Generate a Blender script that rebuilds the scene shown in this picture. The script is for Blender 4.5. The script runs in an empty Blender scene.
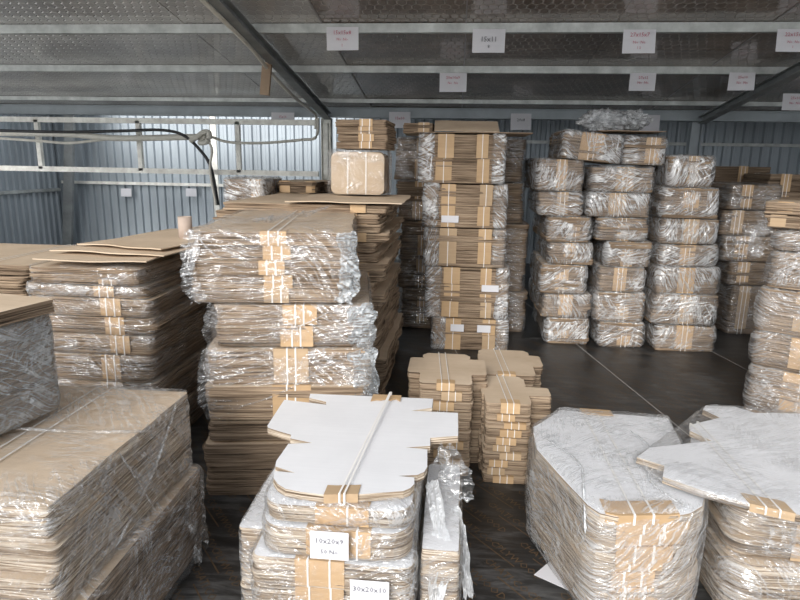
import bpy, bmesh, math, random
from math import sin, cos, radians, atan2, pi, hypot
from mathutils import Vector, Matrix, noise

# ------------------------------------------------------------------ scene / camera
sc = bpy.context.scene
COL = sc.collection
sc.view_settings.view_transform = 'Standard'
sc.view_settings.look = 'None'
sc.view_settings.gamma = 1
sc.view_settings.use_curve_mapping = False
sc.view_settings.exposure = 0.0
sc.cycles.use_denoising = True
sc.cycles.transparent_max_bounces = 24
sc.cycles.max_bounces = 7
sc.cycles.sample_clamp_indirect = 6

EYE = 1.65
FPX = 600.0
yaw, pitch, roll = radians(5.2), radians(12.7), radians(1.0)
fw = Vector((-sin(yaw)*cos(pitch), cos(yaw)*cos(pitch), -sin(pitch)))
rt = Vector((cos(yaw), sin(yaw), 0)); up0 = rt.cross(fw)
RT = rt*cos(roll) + up0*sin(roll)
UP = up0*cos(roll) - rt*sin(roll)
cam_d = bpy.data.cameras.new('camera'); cam = bpy.data.objects.new('camera', cam_d); COL.objects.link(cam)
cam_d.sensor_fit = 'HORIZONTAL'; cam_d.sensor_width = 36; cam_d.lens = 36*FPX/800
cam_d.clip_start = .05
m = Matrix((RT, UP, -fw)).transposed().to_4x4(); m.translation = Vector((0, 0, EYE))
cam.matrix_world = m
sc.camera = cam

def ray(px, py): return fw + RT*((px-400)/FPX) - UP*((py-300)/FPX)
def atY(px, py, Y):
    d = ray(px, py); t = Y/d.y
    return Vector((d.x*t, Y, EYE + d.z*t))
def atZ(px, py, Z=0.):
    d = ray(px, py); t = (Z-EYE)/d.z
    return Vector((d.x*t, d.y*t, Z))

# ------------------------------------------------------------------ materials
def new_mat(name):
    mt = bpy.data.materials.new(name); mt.use_nodes = True
    nt = mt.node_tree; nt.nodes.clear()
    return mt, nt
class N:
    def __init__(s, nt): s.nt = nt
    def __call__(s, kind, **kw):
        n = s.nt.nodes.new('ShaderNode'+kind)
        for k, v in kw.items(): setattr(n, k, v)
        return n
    def link(s, a, b): s.nt.links.new(a, b)
    def math(s, op, a, b=None, clamp=False):
        n = s('Math', operation=op); n.use_clamp = clamp
        for i, v in enumerate((a, b)):
            if v is None: continue
            if isinstance(v, (int, float)): n.inputs[i].default_value = v
            else: s.link(v, n.inputs[i])
        return n.outputs[0]
    def vmath(s, op, a, b=None):
        n = s('VectorMath', operation=op)
        for i, v in enumerate((a, b)):
            if v is None: continue
            if isinstance(v, tuple): n.inputs[i].default_value = v
            else: s.link(v, n.inputs[i])
        return n.outputs['Value'] if op in ('DOT_PRODUCT', 'LENGTH') else n.outputs[0]
    def coords(s, scale, kind='Object', rnd=True):
        tc = s('TexCoord'); mp = s('Mapping'); mp.inputs['Scale'].default_value = scale
        s.link(tc.outputs[kind], mp.inputs[0])
        if rnd:
            oi = s('ObjectInfo'); mu = s.math('MULTIPLY', oi.outputs['Random'], 37.)
            cb = s('CombineXYZ')
            for i in range(3): s.link(mu, cb.inputs[i])
            s.link(cb.outputs[0], mp.inputs['Location'])
        return mp.outputs[0]
    def noise(s, vec, scale, detail=3, rough=.55, dist=0.):
        n = s('TexNoise'); n.inputs['Scale'].default_value = scale; n.inputs['Detail'].default_value = detail
        n.inputs['Roughness'].default_value = rough; n.inputs['Distortion'].default_value = dist
        s.link(vec, n.inputs['Vector']); return n.outputs['Fac']
    def ramp(s, fac, stops):
        r = s('ValToRGB'); e = r.color_ramp.elements
        while len(e) < len(stops): e.new(.5)
        for el, (p, c) in zip(e, stops): el.position = p; el.color = (c[0], c[1], c[2], 1)
        s.link(fac, r.inputs[0]); return r.outputs[0]
    def bump(s, h, strength, dist):
        b = s('Bump'); b.inputs['Strength'].default_value = strength; b.inputs['Distance'].default_value = dist
        s.link(h, b.inputs['Height']); return b.outputs[0]
    def principled(s, color=None, rough=.6, metal=0., normal=None, spec=None):
        p = s('BsdfPrincipled')
        if isinstance(color, tuple): p.inputs['Base Color'].default_value = (*color, 1)
        elif color is not None: s.link(color, p.inputs['Base Color'])
        if isinstance(rough, (int, float)): p.inputs['Roughness'].default_value = rough
        else: s.link(rough, p.inputs['Roughness'])
        p.inputs['Metallic'].default_value = metal
        if spec is not None: p.inputs['Specular IOR Level'].default_value = spec
        if normal is not None: s.link(normal, p.inputs['Normal'])
        o = s('OutputMaterial'); s.link(p.outputs[0], o.inputs[0]); return p

def mat_edges(name, dark, mid, light, zs=230.):
    """cut edges of stacked corrugated sheets: thin strata along the pile"""
    mt, nt = new_mat(name); n = N(nt)
    v = n.coords((2.4, 2.4, zs)); f1 = n.noise(v, 1., 3, .7)
    v2 = n.coords((2.2, 2.2, 26.)); f2 = n.noise(v2, 1., 2, .5)
    f = n.math('ADD', n.math('MULTIPLY', f1, .8), n.math('MULTIPLY', f2, .2))
    c = n.ramp(f, [(.38, dark), (.47, mid), (.60, light)])
    v3 = n.coords((60., 60., 3.)); f3 = n.noise(v3, 1., 1)
    bh = n.math('ADD', f1, n.math('MULTIPLY', f3, .25))
    n.principled(c, .85, normal=n.bump(bh, .8, .006), spec=.2)
    return mt
def mat_board(name, a, b, rough=.7, stain=None):
    mt, nt = new_mat(name); n = N(nt)
    v = n.coords((1, 1, 1)); f = n.noise(v, 3.5, 4, .6)
    v2 = n.coords((2., 150., 60.)); f2 = n.noise(v2, 1., 2, .5)
    f3 = n.math('ADD', n.math('MULTIPLY', f, .75), n.math('MULTIPLY', f2, .25))
    c = n.ramp(f3, [(.32, a), (.68, b)])
    n.principled(c, rough, normal=n.bump(f3, .15, .004), spec=.3)
    return mt
EDGE = mat_edges('cardboard_cut_edges', (.06, .042, .028), (.225, .16, .108), (.44, .335, .235))
EDGE_DK = mat_edges('dark_brown_and_shaded_cut_edges', (.045, .032, .022), (.165, .118, .08), (.32, .24, .17))  # darker edge copy: brown flats, and shade put into the rear bundles
EDGE_W = mat_edges('white_lined_cardboard_cut_edges', (.10, .07, .047), (.31, .235, .165), (.66, .575, .47))
KRAFT = mat_board('kraft_board', (.50, .385, .27), (.64, .515, .385))
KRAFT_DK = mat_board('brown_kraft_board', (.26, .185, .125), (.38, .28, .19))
BAND = mat_board('kraft_band_board', (.43, .285, .155), (.57, .395, .23), .6)
BAND2 = mat_board('pale_kraft_band_board', (.40, .28, .17), (.52, .38, .24), .6)
WHITE = mat_board('white_lined_board', (.70, .70, .715), (.78, .78, .795), .6)
PAPER = mat_board('white_paper', (.66, .655, .68), (.72, .715, .74), .7)

def mat_plain(name, c, rough=.6, metal=0., var=.12, bump=.1, scale=9.):
    mt, nt = new_mat(name); n = N(nt)
    f = n.noise(n.coords((1, 1, 1), rnd=False), scale, 4, .65)
    lo = tuple(x*(1-var) for x in c); hi = tuple(min(1, x*(1+var)) for x in c)
    n.principled(n.ramp(f, [(.3, lo), (.7, hi)]), rough, metal, n.bump(f, bump, .003))
    return mt
STRAP = mat_plain('white_plastic_strap', (.78, .76, .73), .45, var=.06)
STEEL = mat_plain('galvanised_grey_steel', (.50, .52, .50), .45, .35, .3, scale=5)
STEEL_DK = mat_plain('grey_painted_steel', (.27, .285, .285), .5, .15, .25, scale=4)
BEAM = mat_plain('pale_blue_grey_painted_beam', (.36, .40, .42), .5, .1, .15, scale=3)
CREAM = mat_plain('cream_painted_steel', (.84, .81, .74), .5, .1, .25, scale=6)
CABLE = mat_plain('cream_cable_sheath', (.66, .64, .57), .5, var=.1)
CABLE_BK = mat_plain('black_cable_sheath', (.02, .02, .022), .4, var=.1)
TUBE = mat_plain('pinkish_paper_tube', (.45, .36, .30), .7, var=.1)
INK = mat_plain('red_marker_ink', (.50, .12, .18), .6, var=.1)
INK_BK = mat_plain('grey_pencil_ink', (.10, .10, .12), .6, var=.1)
CONC = mat_plain('outdoor_concrete_ground', (.68, .67, .65), .9, var=.15)

def mat_film(name, haze, fine=1., rough=.15, tint=(.93, .95, .97), cr=.45, tilt=.5, bs=1., fr=.5):
    """transparent stretch film: straight stretch wrinkles running along the wrap, a few broad folds"""
    mt, nt = new_mat(name); n = N(nt)
    v = n.coords((1, 1, 1)); sp = n('SeparateXYZ'); n.link(v, sp.inputs[0])
    tc = n('TexCoord'); sn = n('SeparateXYZ'); n.link(tc.outputs['Normal'], sn.inputs[0])
    top = n.math('GREATER_THAN', n.math('ABSOLUTE', sn.outputs[2]), .75)
    u = n.math('ADD', sp.outputs[0], sp.outputs[1])
    # along-the-surface coordinates: (u, z) on the sides, (x, y) on top
    def mixf(f, a, b): return n.math('ADD', n.math('MULTIPLY', a, n.math('SUBTRACT', 1., f)), n.math('MULTIPLY', b, f))
    U = mixf(top, u, sp.outputs[0]); Vv = mixf(top, sp.outputs[2], sp.outputs[1])
    wob = n.noise(v, 2.6, 2, .5)
    Vw = n.math('ADD', Vv, n.math('MULTIPLY', wob, .16))
    oi = n('ObjectInfo'); ang = n.math('MULTIPLY', n.math('SUBTRACT', oi.outputs['Random'], .5), tilt*2)
    def streak(a0, sa, sb, off):
        an = n.math('ADD', ang, a0); cs = n.math('COSINE', an); si = n.math('SINE', an)
        a = n.math('ADD', n.math('MULTIPLY', U, cs), n.math('MULTIPLY', Vw, si))
        b = n.math('SUBTRACT', n.math('MULTIPLY', Vw, cs), n.math('MULTIPLY', U, si))
        cb = n('CombineXYZ'); n.link(n.math('MULTIPLY', a, sa), cb.inputs[0]); n.link(n.math('MULTIPLY', b, sb), cb.inputs[1]); cb.inputs[2].default_value = off
        return n.noise(cb.outputs[0], fine, 3, .6, .35)
    s1 = streak(.12, 5., 46., 0.); s2 = streak(-.75, 4., 26., 7.); s3 = streak(1.0, 5., 30., 13.)
    def ridge(x, k, p): return n.math('POWER', n.math('SUBTRACT', 1., n.math('MULTIPLY', n.math('ABSOLUTE', n.math('SUBTRACT', x, .5)), k), True), p)
    def gate(sc_, lo, g): return n.math('MULTIPLY', n.math('SUBTRACT', n.noise(v, sc_, 2, .5), lo, True), g, True)
    r1 = n.math('MULTIPLY', ridge(s1, 9., 2.), gate(4.5, .40, 5.)); r2 = n.math('MULTIPLY', ridge(s2, 13., 2.), gate(3., .46, 7.)); r3 = n.math('MULTIPLY', ridge(s3, 14., 2.), gate(3.7, .50, 7.))
    cre = n.math('ADD', n.math('ADD', r1, r2), r3, True)
    soft = n.noise(v, 7., 3, .6)
    h = n.math('ADD', n.math('ADD', n.math('MULTIPLY', s1, .9), n.math('MULTIPLY', s2, .8)), n.math('ADD', n.math('MULTIPLY', s3, .6), soft))
    nor = n.bump(h, bs, .022)
    lw = n('LayerWeight'); lw.inputs['Blend'].default_value = .30; n.link(nor, lw.inputs['Normal'])
    gl = n('BsdfGlossy'); gl.inputs['Roughness'].default_value = rough; n.link(nor, gl.inputs['Normal'])
    gl.inputs['Color'].default_value = (1, 1, 1, 1)
    df = n('BsdfDiffuse'); df.inputs['Color'].default_value = (*tint, 1); n.link(nor, df.inputs['Normal'])
    tl = n('BsdfTranslucent'); tl.inputs['Color'].default_value = (*tint, 1)
    md = n('MixShader'); md.inputs[0].default_value = .35; n.link(df.outputs[0], md.inputs[1]); n.link(tl.outputs[0], md.inputs[2])
    tr = n('BsdfTransparent'); tr.inputs['Color'].default_value = (1, 1, 1, 1)
    m1 = n('MixShader'); n.link(n.math('ADD', n.math('MULTIPLY', cre, cr), n.math('MULTIPLY', n.math('ADD', soft, .5), haze), True), m1.inputs[0])
    n.link(tr.outputs[0], m1.inputs[1]); n.link(md.outputs[0], m1.inputs[2])
    fz = n.math('ADD', n.math('MULTIPLY', n.math('MULTIPLY', lw.outputs['Fresnel'], n.math('SUBTRACT', 1., n.math('MULTIPLY', top, .5))), fr), n.math('MULTIPLY', cre, .2), True)
    m2 = n('MixShader'); n.link(fz, m2.inputs[0]); n.link(m1.outputs[0], m2.inputs[1]); n.link(gl.outputs[0], m2.inputs[2])
    o = n('OutputMaterial'); n.link(m2.outputs[0], o.inputs[0])
    return mt
FILM = mat_film('clear_stretch_film', .015, cr=.30, bs=.8, fr=.34)
FILM_H = mat_film('layered_stretch_film', .035, cr=.34, bs=.9, fr=.36)
FILM_M = mat_film('hazy_pile_film', .11, cr=.4, bs=.9, fr=.36)
FILM_G = mat_film('tight_many_layered_stretch_film', .24, 1.3, .16, (.62, .68, .72), tilt=.25)
FILM_FAR = mat_film('crinkled_stretch_film', .10, .75, .18, cr=.8, tilt=1.2)
FILM_W = mat_film('bunched_white_looking_film', .5, .8, .2, cr=.8, tilt=1.2)

def hexmat(name, lo, hi, metal=0.):
    mt, nt = new_mat(name); n = N(nt)
    p = n.coords((13.5, 9.5, 0.), rnd=False)
    r = (1., 1.7320508, 1.); hh = (.5, .8660254, .5)
    a = n.vmath('SUBTRACT', n.vmath('MODULO', n.vmath('ADD', p, (500., 866.0254*0+519.61524, 0.)), r), hh)
    b = n.vmath('SUBTRACT', n.vmath('MODULO', n.vmath('ADD', p, (500.5, 519.61524+.8660254, 0.)), r), hh)
    a = n.vmath('MULTIPLY', a, (1., 1., 0.)); b = n.vmath('MULTIPLY', b, (1., 1., 0.))
    sel = n.math('LESS_THAN', n.vmath('DOT_PRODUCT', a, a), n.vmath('DOT_PRODUCT', b, b))
    mx = n('Mix', data_type='VECTOR'); n.link(sel, mx.inputs[0]); n.link(b, mx.inputs[4]); n.link(a, mx.inputs[5])
    g = n.vmath('ABSOLUTE', mx.outputs[1])
    d1 = n.vmath('DOT_PRODUCT', g, (.5, .8660254, 0.))
    sp = n('SeparateXYZ'); n.link(g, sp.inputs[0])
    d = n.math('MAXIMUM', d1, sp.outputs[0])
    line = n.math('MULTIPLY', n.math('SUBTRACT', d, .40), 14., True)
    v = n.coords((1, 1, 1), rnd=False)
    dust = n.noise(v, 1.6, 5, .65)
    c = n.ramp(n.math('ADD', n.math('MULTIPLY', dust, .8), n.math('MULTIPLY', line, .12)), [(.32, lo), (.62, hi)])
    hgt = n.math('ADD', n.math('SUBTRACT', 1., line), n.math('MULTIPLY', n.noise(v, 3., 2), .5))
    p_ = n.principled(c, .5, normal=n.bump(hgt, .9, .007), spec=.6)
    p_.inputs['Coat Weight'].default_value = 1.; p_.inputs['Coat Roughness'].default_value = .13; p_.inputs['Coat IOR'].default_value = 1.8; n.link(p_.inputs['Normal'].links[0].from_socket, p_.inputs['Coat Normal'])
    p_.inputs['Metallic'].default_value = metal
    return mt
HEX = hexmat('brown_hexagon_patterned_plywood', (.15, .115, .092), (.33, .265, .22))
HEX_LIT = hexmat('reflection_brightened_hexagon_plywood', (.42, .40, .38), (.70, .68, .65), 0.)  # paler left-bay copy, reflected brightness put into its colour

def floormat():
    mt, nt = new_mat('black_film_faced_plywood_floor'); n = N(nt)
    v = n.coords((1, 1, 1), rnd=False)
    f = n.noise(v, 1.3, 6, .65, .4); g = n.noise(n.coords((2.2, 13., 1.), rnd=False), 1.5, 4, .7, .6)
    k = n.math('ADD', n.math('MULTIPLY', f, .5), n.math('MULTIPLY', g, .5))
    c = n.ramp(k, [(.36, (.008, .0078, .0075)), (.5, (.028, .0275, .027)), (.66, (.125, .124, .122))])
    rg = n.ramp(k, [(.35, (.30,)*3), (.7, (.55,)*3)])
    n.principled(c, rg, normal=n.bump(k, .25, .01), spec=.45)
    return mt
FLOOR = floormat()
PRINT = mat_plain('tan_floor_print', (.10, .064, .034), .5, var=.25, scale=30)
SEAM = mat_plain('dusty_panel_seam', (.30, .29, .28), .8)

def wallmat(name, c):
    mt, nt = new_mat(name); n = N(nt)
    v = n.coords((1, 1, .25), rnd=False); f = n.noise(v, 1.8, 5, .6)
    n.principled(n.ramp(f, [(.3, tuple(x*.82 for x in c)), (.7, tuple(x*1.12 for x in c))]), .42, .25, n.bump(f, .1, .01))
    return mt
WALL = wallmat('blue_grey_corrugated_sheet', (.36, .405, .44))

# ------------------------------------------------------------------ mesh helpers
def link(name, me, mats=(), parent=None, smooth=False):
    o = bpy.data.objects.new(name, me); COL.objects.link(o)
    for x in (mats if isinstance(mats, (list, tuple)) else [mats]): me.materials.append(x)
    if smooth: me.polygons.foreach_set('use_smooth', [True]*len(me.polygons))
    if parent is not None: o.parent = parent
    return o
def mesh(name, verts, faces, mats=(), parent=None, smooth=False, mi=None):
    me = bpy.data.meshes.new(name); me.from_pydata([tuple(v) for v in verts], [], faces)
    o = link(name, me, mats, parent, smooth)
    if mi: me.polygons.foreach_set('material_index', mi)
    me.update(); return o
def tag(o, label=None, cat=None, group=None, kind=None):
    if label: o['label'] = label
    if cat: o['category'] = cat
    if group: o['group'] = group
    if kind: o['kind'] = kind
    return o
def empty(name, loc, rz=0.):
    o = bpy.data.objects.new(name, None); COL.objects.link(o); o.location = loc; o.rotation_euler = (0, 0, rz)
    o.empty_display_size = .1; return o
class MB:
    def __init__(s): s.v = []; s.f = []
    def box(s, x0, x1, y0, y1, z0, z1):
        b = len(s.v)
        s.v += [(x0, y0, z0), (x1, y0, z0), (x1, y1, z0), (x0, y1, z0), (x0, y0, z1), (x1, y0, z1), (x1, y1, z1), (x0, y1, z1)]
        s.f += [tuple(b+i for i in q) for q in ((0, 3, 2, 1), (4, 5, 6, 7), (0, 1, 5, 4), (1, 2, 6, 5), (2, 3, 7, 6), (3, 0, 4, 7))]
        return s
    def bar(s, p, q, w, h, upv=(0, 0, 1)):
        p = Vector(p); q = Vector(q); d = (q-p).normalized(); u = Vector(upv); r = d.cross(u).normalized(); u = r.cross(d)
        b = len(s.v)
        for e in (p, q):
            for a, c in ((-1, -1), (1, -1), (1, 1), (-1, 1)): s.v.append(e + r*(a*w/2) + u*(c*h/2))
        s.f += [tuple(b+i for i in x) for x in ((0, 1, 2, 3), (7, 6, 5, 4), (0, 4, 5, 1), (1, 5, 6, 2), (2, 6, 7, 3), (3, 7, 4, 0))]
        return s
    def tube(s, pts, r, n=6, closed=False):
        pts = [Vector(p) for p in pts]; b = len(s.v)
        for i, p in enumerate(pts):
            d = (pts[min(i+1, len(pts)-1)] - pts[max(i-1, 0)]).normalized()
            u = Vector((0, 0, 1)) if abs(d.z) < .9 else Vector((1, 0, 0))
            a = d.cross(u).normalized(); c = a.cross(d)
            for k in range(n): s.v.append(p + a*(r*cos(2*pi*k/n)) + c*(r*sin(2*pi*k/n)))
        for i in range(len(pts)-1):
            for k in range(n): s.f.append((b+i*n+k, b+i*n+(k+1) % n, b+(i+1)*n+(k+1) % n, b+(i+1)*n+k))
        s.f.append(tuple(b+k for k in range(n))[::-1]); s.f.append(tuple(b+(len(pts)-1)*n+k for k in range(n)))
        return s
    def out(s, name, mat, parent=None, smooth=False): return mesh(name, s.v, s.f, mat, parent, smooth)

def smooth_pts(pts, n=6):
    out = []; P = [Vector(p) for p in pts]; P = [P[0]] + P + [P[-1]]
    for i in range(1, len(P)-2):
        for k in range(n):
            t = k/n; a, b, c, d = P[i-1:i+3]
            out.append(.5*((2*b) + (c-a)*t + (2*a-5*b+4*c-d)*t*t + (3*b-a-3*c+d)*t**3))
    out.append(P[-2]); return out

# ------------------------------------------------------------------ outlines (plan shapes, centred, CCW, front = -y)
def rrect(w, d, r=.03, k=3):
    o = []
    for cx, cy, a0 in ((w/2-r, -d/2+r, -90), (w/2-r, d/2-r, 0), (-w/2+r, d/2-r, 90), (-w/2+r, -d/2+r, 180)):
        for i in range(k+1):
            a = radians(a0 + 90*i/k); o.append((cx + r*cos(a), cy + r*sin(a)))
    return o
def diecut(w, d, r=.04):
    """flattened mailer box: rounded front flap, notches, side ears, back flap"""
    x = w/2; y = d/2; a = .80*x; q = r
    R = [(a*.90-q*0, -y+.0), (a*.97, -y+q*.35), (a, -y+q), (a, -y+.17*d), (a*.80, -y+.18*d), (a*.80, -y+.19*d), (a*1.02, -y+.20*d),
         (a*1.02, -y+.40*d), (a*.82, -y+.41*d), (a*.82, -y+.42*d), (x, -y+.44*d), (x, -y+.70*d), (a*.85, -y+.71*d), (a*.85, -y+.72*d), (a*.98, -y+.74*d),
         (a*.98, y-.02), (a*.9, y)]
    L = [(-px, py) for px, py in reversed(R)]
    return R + L
def cross(w, d):
    """blank with a narrower rounded front panel and wide ears behind"""
    x = w/2; y = d/2
    R = [(x*.50, -y), (x*.62, -y+.03), (x*.66, -y+.08), (x*.66, -y+.36*d), (x, -y+.38*d), (x, -y+.64*d), (x*.68, -y+.67*d), (x*.68, y-.05), (x*.6, y)]
    return R + [(-a, b) for a, b in reversed(R)]
def ears(w, d, e=.28, l=1., e0=.36, e1=.72):
    """flattened carton: front panel with rounded corners, one ear each side behind it (w = panel width, e = ear reach)"""
    y = d/2; a = w/2; x = a+e*w
    R = [(a-.02, -y), (a-.005, -y+.008), (a, -y+.03), (a, -y+(e0-.02)*d), (a+.004, -y+e0*d), (x-.01, -y+(e0+.01)*d), (x, -y+(e0+.04)*d), (x, -y+(e1-.04)*d), (x-.01, -y+(e1-.01)*d), (a-.01, -y+e1*d), (a, -y+(e1+.02)*d), (a, y-.04), (a-.03, y)]
    Lf = [(-p if abs(p) <= a+.001 else -(a+(p-a)*l), q) for p, q in reversed(R)]
    return R + Lf
def resample(o, s):
    out = []
    n = len(o)
    for i in range(n):
        a = Vector(o[i]); b = Vector(o[(i+1) % n]); L = (b-a).length; k = max(1, int(round(L/s)))
        for j in range(k): out.append(a.lerp(b, j/k))
    return out
def hull(o):
    P = sorted(set((round(p[0], 4), round(p[1], 4)) for p in o))
    def half(P):
        h = []
        for p in P:
            while len(h) > 1 and (h[-1][0]-h[-2][0])*(p[1]-h[-2][1]) - (h[-1][1]-h[-2][1])*(p[0]-h[-2][0]) <= 0: h.pop()
            h.append(p)
        return h
    a = half(P); b = half(P[::-1]); return a[:-1]+b[:-1]
def ext(o, x):
    """front and back y of the outline at x"""
    ys = []
    n = len(o)
    for i in range(n):
        (x0, y0), (x1, y1) = o[i][:2], o[(i+1) % n][:2]
        if (x0-x)*(x1-x) <= 0 and x0 != x1: ys.append(y0+(y1-y0)*(x-x0)/(x1-x0))
    if not ys: ys = [p[1] for p in o]
    return min(ys), max(ys)

RNG = random.Random(11)
def sheets(name, o, z0, h, n, jit=.004, mats=(None, None), parent=None, rag=.004, lean=(0, 0), seed=None, sag=0.):
    """one mesh: a pile of n boards with slightly shifted cut edges"""
    rng = random.Random(seed if seed is not None else RNG.random())
    R = resample(o, .07); m_ = len(R); nrm = []
    for i in range(m_):
        t = R[(i+1) % m_] - R[i-1]; nn = Vector((t.y, -t.x)); nrm.append(nn.normalized() if nn.length > 1e-6 else Vector((0, 0)))
    V = []; F = []; MI = []
    t = h/n; rows = []
    sx, sy = rng.random()*50, rng.random()*50
    gx = gy = 0
    for k in range(n):
        if k % rng.choice((3, 4, 5)) == 0: gx, gy = rng.gauss(0, jit), rng.gauss(0, jit)
        ox, oy = gx + rng.gauss(0, jit*.35) + lean[0]*(k+.5)/n, gy + rng.gauss(0, jit*.35) + lean[1]*(k+.5)/n
        for zz, ins in ((z0+k*t+.001*(k > 0), .25), (z0+(k+.22)*t, 1.), (z0+(k+.85)*t, .9)):
            row = []
            for i, p in enumerate(R):
                e = rag*noise.noise(Vector((p.x*4+sx, p.y*4+sy, k*1.7)))*2 - (1-ins)*min(.006, t*.5)
                zo = 0.
                if sag: zo = -sag*abs(noise.noise(Vector((p.x*2.1+sx, p.y*2.1, 3))))*(k+.5)/n*2
                row.append(len(V)); V.append((p.x+ox+nrm[i].x*e, p.y+oy+nrm[i].y*e, max(z0, zz+zo)))
            rows.append(row)
    row = []
    for i, p in enumerate(R):
        v = V[rows[-1][i]]; row.append(len(V)); V.append((v[0], v[1], v[2]+.15*t))
    rows.append(row)
    for a, b in zip(rows[:-1], rows[1:]):
        for i in range(m_):
            j = (i+1) % m_; F.append((a[i], a[j], b[j], b[i])); MI.append(0)
    F.append(tuple(rows[-1])); MI.append(1); F.append(tuple(reversed(rows[0]))); MI.append(1)
    ob = mesh(name, V, F, list(mats), parent, False, MI)
    return ob

def band(o, x, w, z0, z1, parent, mat=BAND, lip=.06, name='kraft_band', torn=False):
    """folded strip of kraft board over the front edge of a bundle"""
    xs = [x-w/2 + w*i/6 for i in range(7)]
    V = []; F = []; T = .0035; g = .007
    prof = []
    for xx in xs:
        yf, yb = ext(o, max(min(xx, max(p[0] for p in o)-.002), min(p[0] for p in o)+.002))
        prof.append(yf)
    lipv = [lip*(1+(RNG.uniform(-.6, .5) if torn else RNG.uniform(-.05, .05))) for _ in xs]
    n = len(xs)
    for lay in (0, 1):                       # outer / inner skin
        o_ = g if lay == 0 else g-T; zt = z1+(.005 if lay == 0 else .0015)
        for i, xx in enumerate(xs):
            V += [(xx, prof[i]-o_, z0), (xx, prof[i]-o_, (z0+z1)/2), (xx, prof[i]-o_, zt), (xx, prof[i]+lipv[i], zt)]
    for i in range(n-1):
        for r in range(3):
            a = i*4+r; b = (i+1)*4+r; F.append((a, b, b+1, a+1)); c = n*4; F.append((c+a+1, c+b+1, c+b, c+a))
    for i in range(n-1):
        c = n*4
        F.append((i*4, c+i*4, c+i*4+4, i*4+4)); F.append((i*4+3, i*4+7, c+i*4+7, c+i*4+3))
    for i in (0, n-1):
        c = n*4
        for r in range(3):
            q = (i*4+r, i*4+r+1, c+i*4+r+1, c+i*4+r); F.append(q if i == 0 else q[::-1])
    return mesh(name, V, F, mat, parent)

def strap(o, x, z0, z1, parent, w=.006, skew=0., name='strap'):
    """flat white strap looped around the bundle front to back"""
    xm = max(p[0] for p in o)-.003
    xf = max(-xm, min(xm, x)); xb = max(-xm, min(xm, x+skew))
    yf = ext(o, xf)[0]; yb = ext(o, xb)[1]
    g = .0095; T = .0015
    path = [(xf, yf-g, z0), (xf, yf-g, z1+.004), (xf, yf-g+.006, z1+.0075), (xb, yb+g-.006, z1+.0075), (xb, yb+g, z1+.004), (xb, yb+g, z0)]
    V = []; F = []
    for i, p in enumerate(path):
        for s_ in (-1, 1):
            V.append((p[0]+s_*w/2, p[1], p[2]))
    for i, p in enumerate(path):
        dy = T if i < 3 else -T
        for s_ in (-1, 1):
            V.append((p[0]+s_*w/2, p[1]+(dy if i in (0, 1, 4, 5) else 0), p[2]-(T if i in (2, 3) else 0)))
    k = len(path)*2
    for i in range(len(path)-1):
        a = i*2
        F += [(a, a+1, a+3, a+2), (k+a+2, k+a+3, k+a+1, k+a), (a+2, k+a+2, k+a, a), (a+1, k+a+1, k+a+3, a+3)]
    return mesh(name, V, F, STRAP, parent)

def film(o, z0, z1, parent, mat=FILM, off=.014, amp=.007, step=.035, cap=True, wob=.0, seed=None, rnd=.0, name='film_wrap', droop=0., open_top=0.):
    rng = random.Random(seed if seed is not None else RNG.random())
    H_ = hull(o); P = resample(H_, .012)
    # round the corners by smoothing, then offset
    for _ in range(3): P = [(P[i-1]+P[i]*2+P[(i+1) % len(P)])/4 for i in range(len(P))]
    L = sum((P[i]-P[i-1]).length for i in range(len(P))); m_ = max(16, int(L/step)); q = []
    idx = [int(i*len(P)/m_) for i in range(m_)]; P = [P[i] for i in idx]
    cx = sum(p.x for p in P)/m_; cy = sum(p.y for p in P)/m_
    nr = []
    for i in range(m_):
        t = P[(i+1) % m_]-P[i-1]; nr.append(Vector((t.y, -t.x)).normalized())
    nz = max(3, int((z1-z0)/step)); sx = rng.random()*90
    rot = rng.uniform(-.5, .5)
    V = []; rows = []
    def disp(p, z):
        u = p.x*cos(rot)+z*sin(rot); w_ = z*cos(rot)-p.x*sin(rot)
        a = noise.noise(Vector((u*7+sx, p.y*7, w_*16)))
        b = 1-abs(noise.noise(Vector((u*15, p.y*15+sx, w_*30))))*2.2
        return amp*(a*.7+b*.55)
    levels = [(-1, .86)] + [(j/nz, 1.) for j in range(nz+1)]
    for t, s_ in levels:
        row = []
        tt = max(0, t); z = z0+(z1-z0)*tt
        bulge = rnd*(1-(2*tt-1)**4)-rnd*.5 if rnd else 0
        for i, p in enumerate(P):
            pp = Vector((cx+(p.x-cx)*s_, cy+(p.y-cy)*s_))
            e = off+disp(p, z)+bulge-(.008 if t in (0, 1) else 0)
            if s_ < 1: e = 0
            zz = z + (amp*.5*noise.noise(Vector((p.x*8, p.y*8, sx))) if t > .9 else 0)
            if droop and t > .6: zz -= droop*max(0, noise.noise(Vector((p.x*3, p.y*3, sx+5))))*(t-.6)/.4
            row.append(len(V)); V.append((pp.x+nr[i].x*e, pp.y+nr[i].y*e, max(z, zz) if t < .9 else zz))
        rows.append(row)
    F = []
    if cap:
        for s_ in (.96, .86, .72, .56, .38, .2, .07):
            if s_ < open_top: break
            row = []
            for i, p in enumerate(P):
                pp = Vector((cx+(p.x-cx)*s_, cy+(p.y-cy)*s_))
                zz = z1+.004+amp*.8*(.6+noise.noise(Vector((pp.x*9+sx, pp.y*9, 2.)))+.6*noise.noise(Vector((pp.x*24, pp.y*24+sx, 2.))))
                row.append(len(V)); V.append((pp.x, pp.y, zz))
            rows.append(row)
        if not open_top: F.append(tuple(rows[-1]))
    for a, b in zip(rows[:-1], rows[1:]):
        for i in range(m_):
            j = (i+1) % m_; F.append((a[i], a[j], b[j], b[i]))
    return mesh(name, V, F, mat, parent, True)

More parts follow.
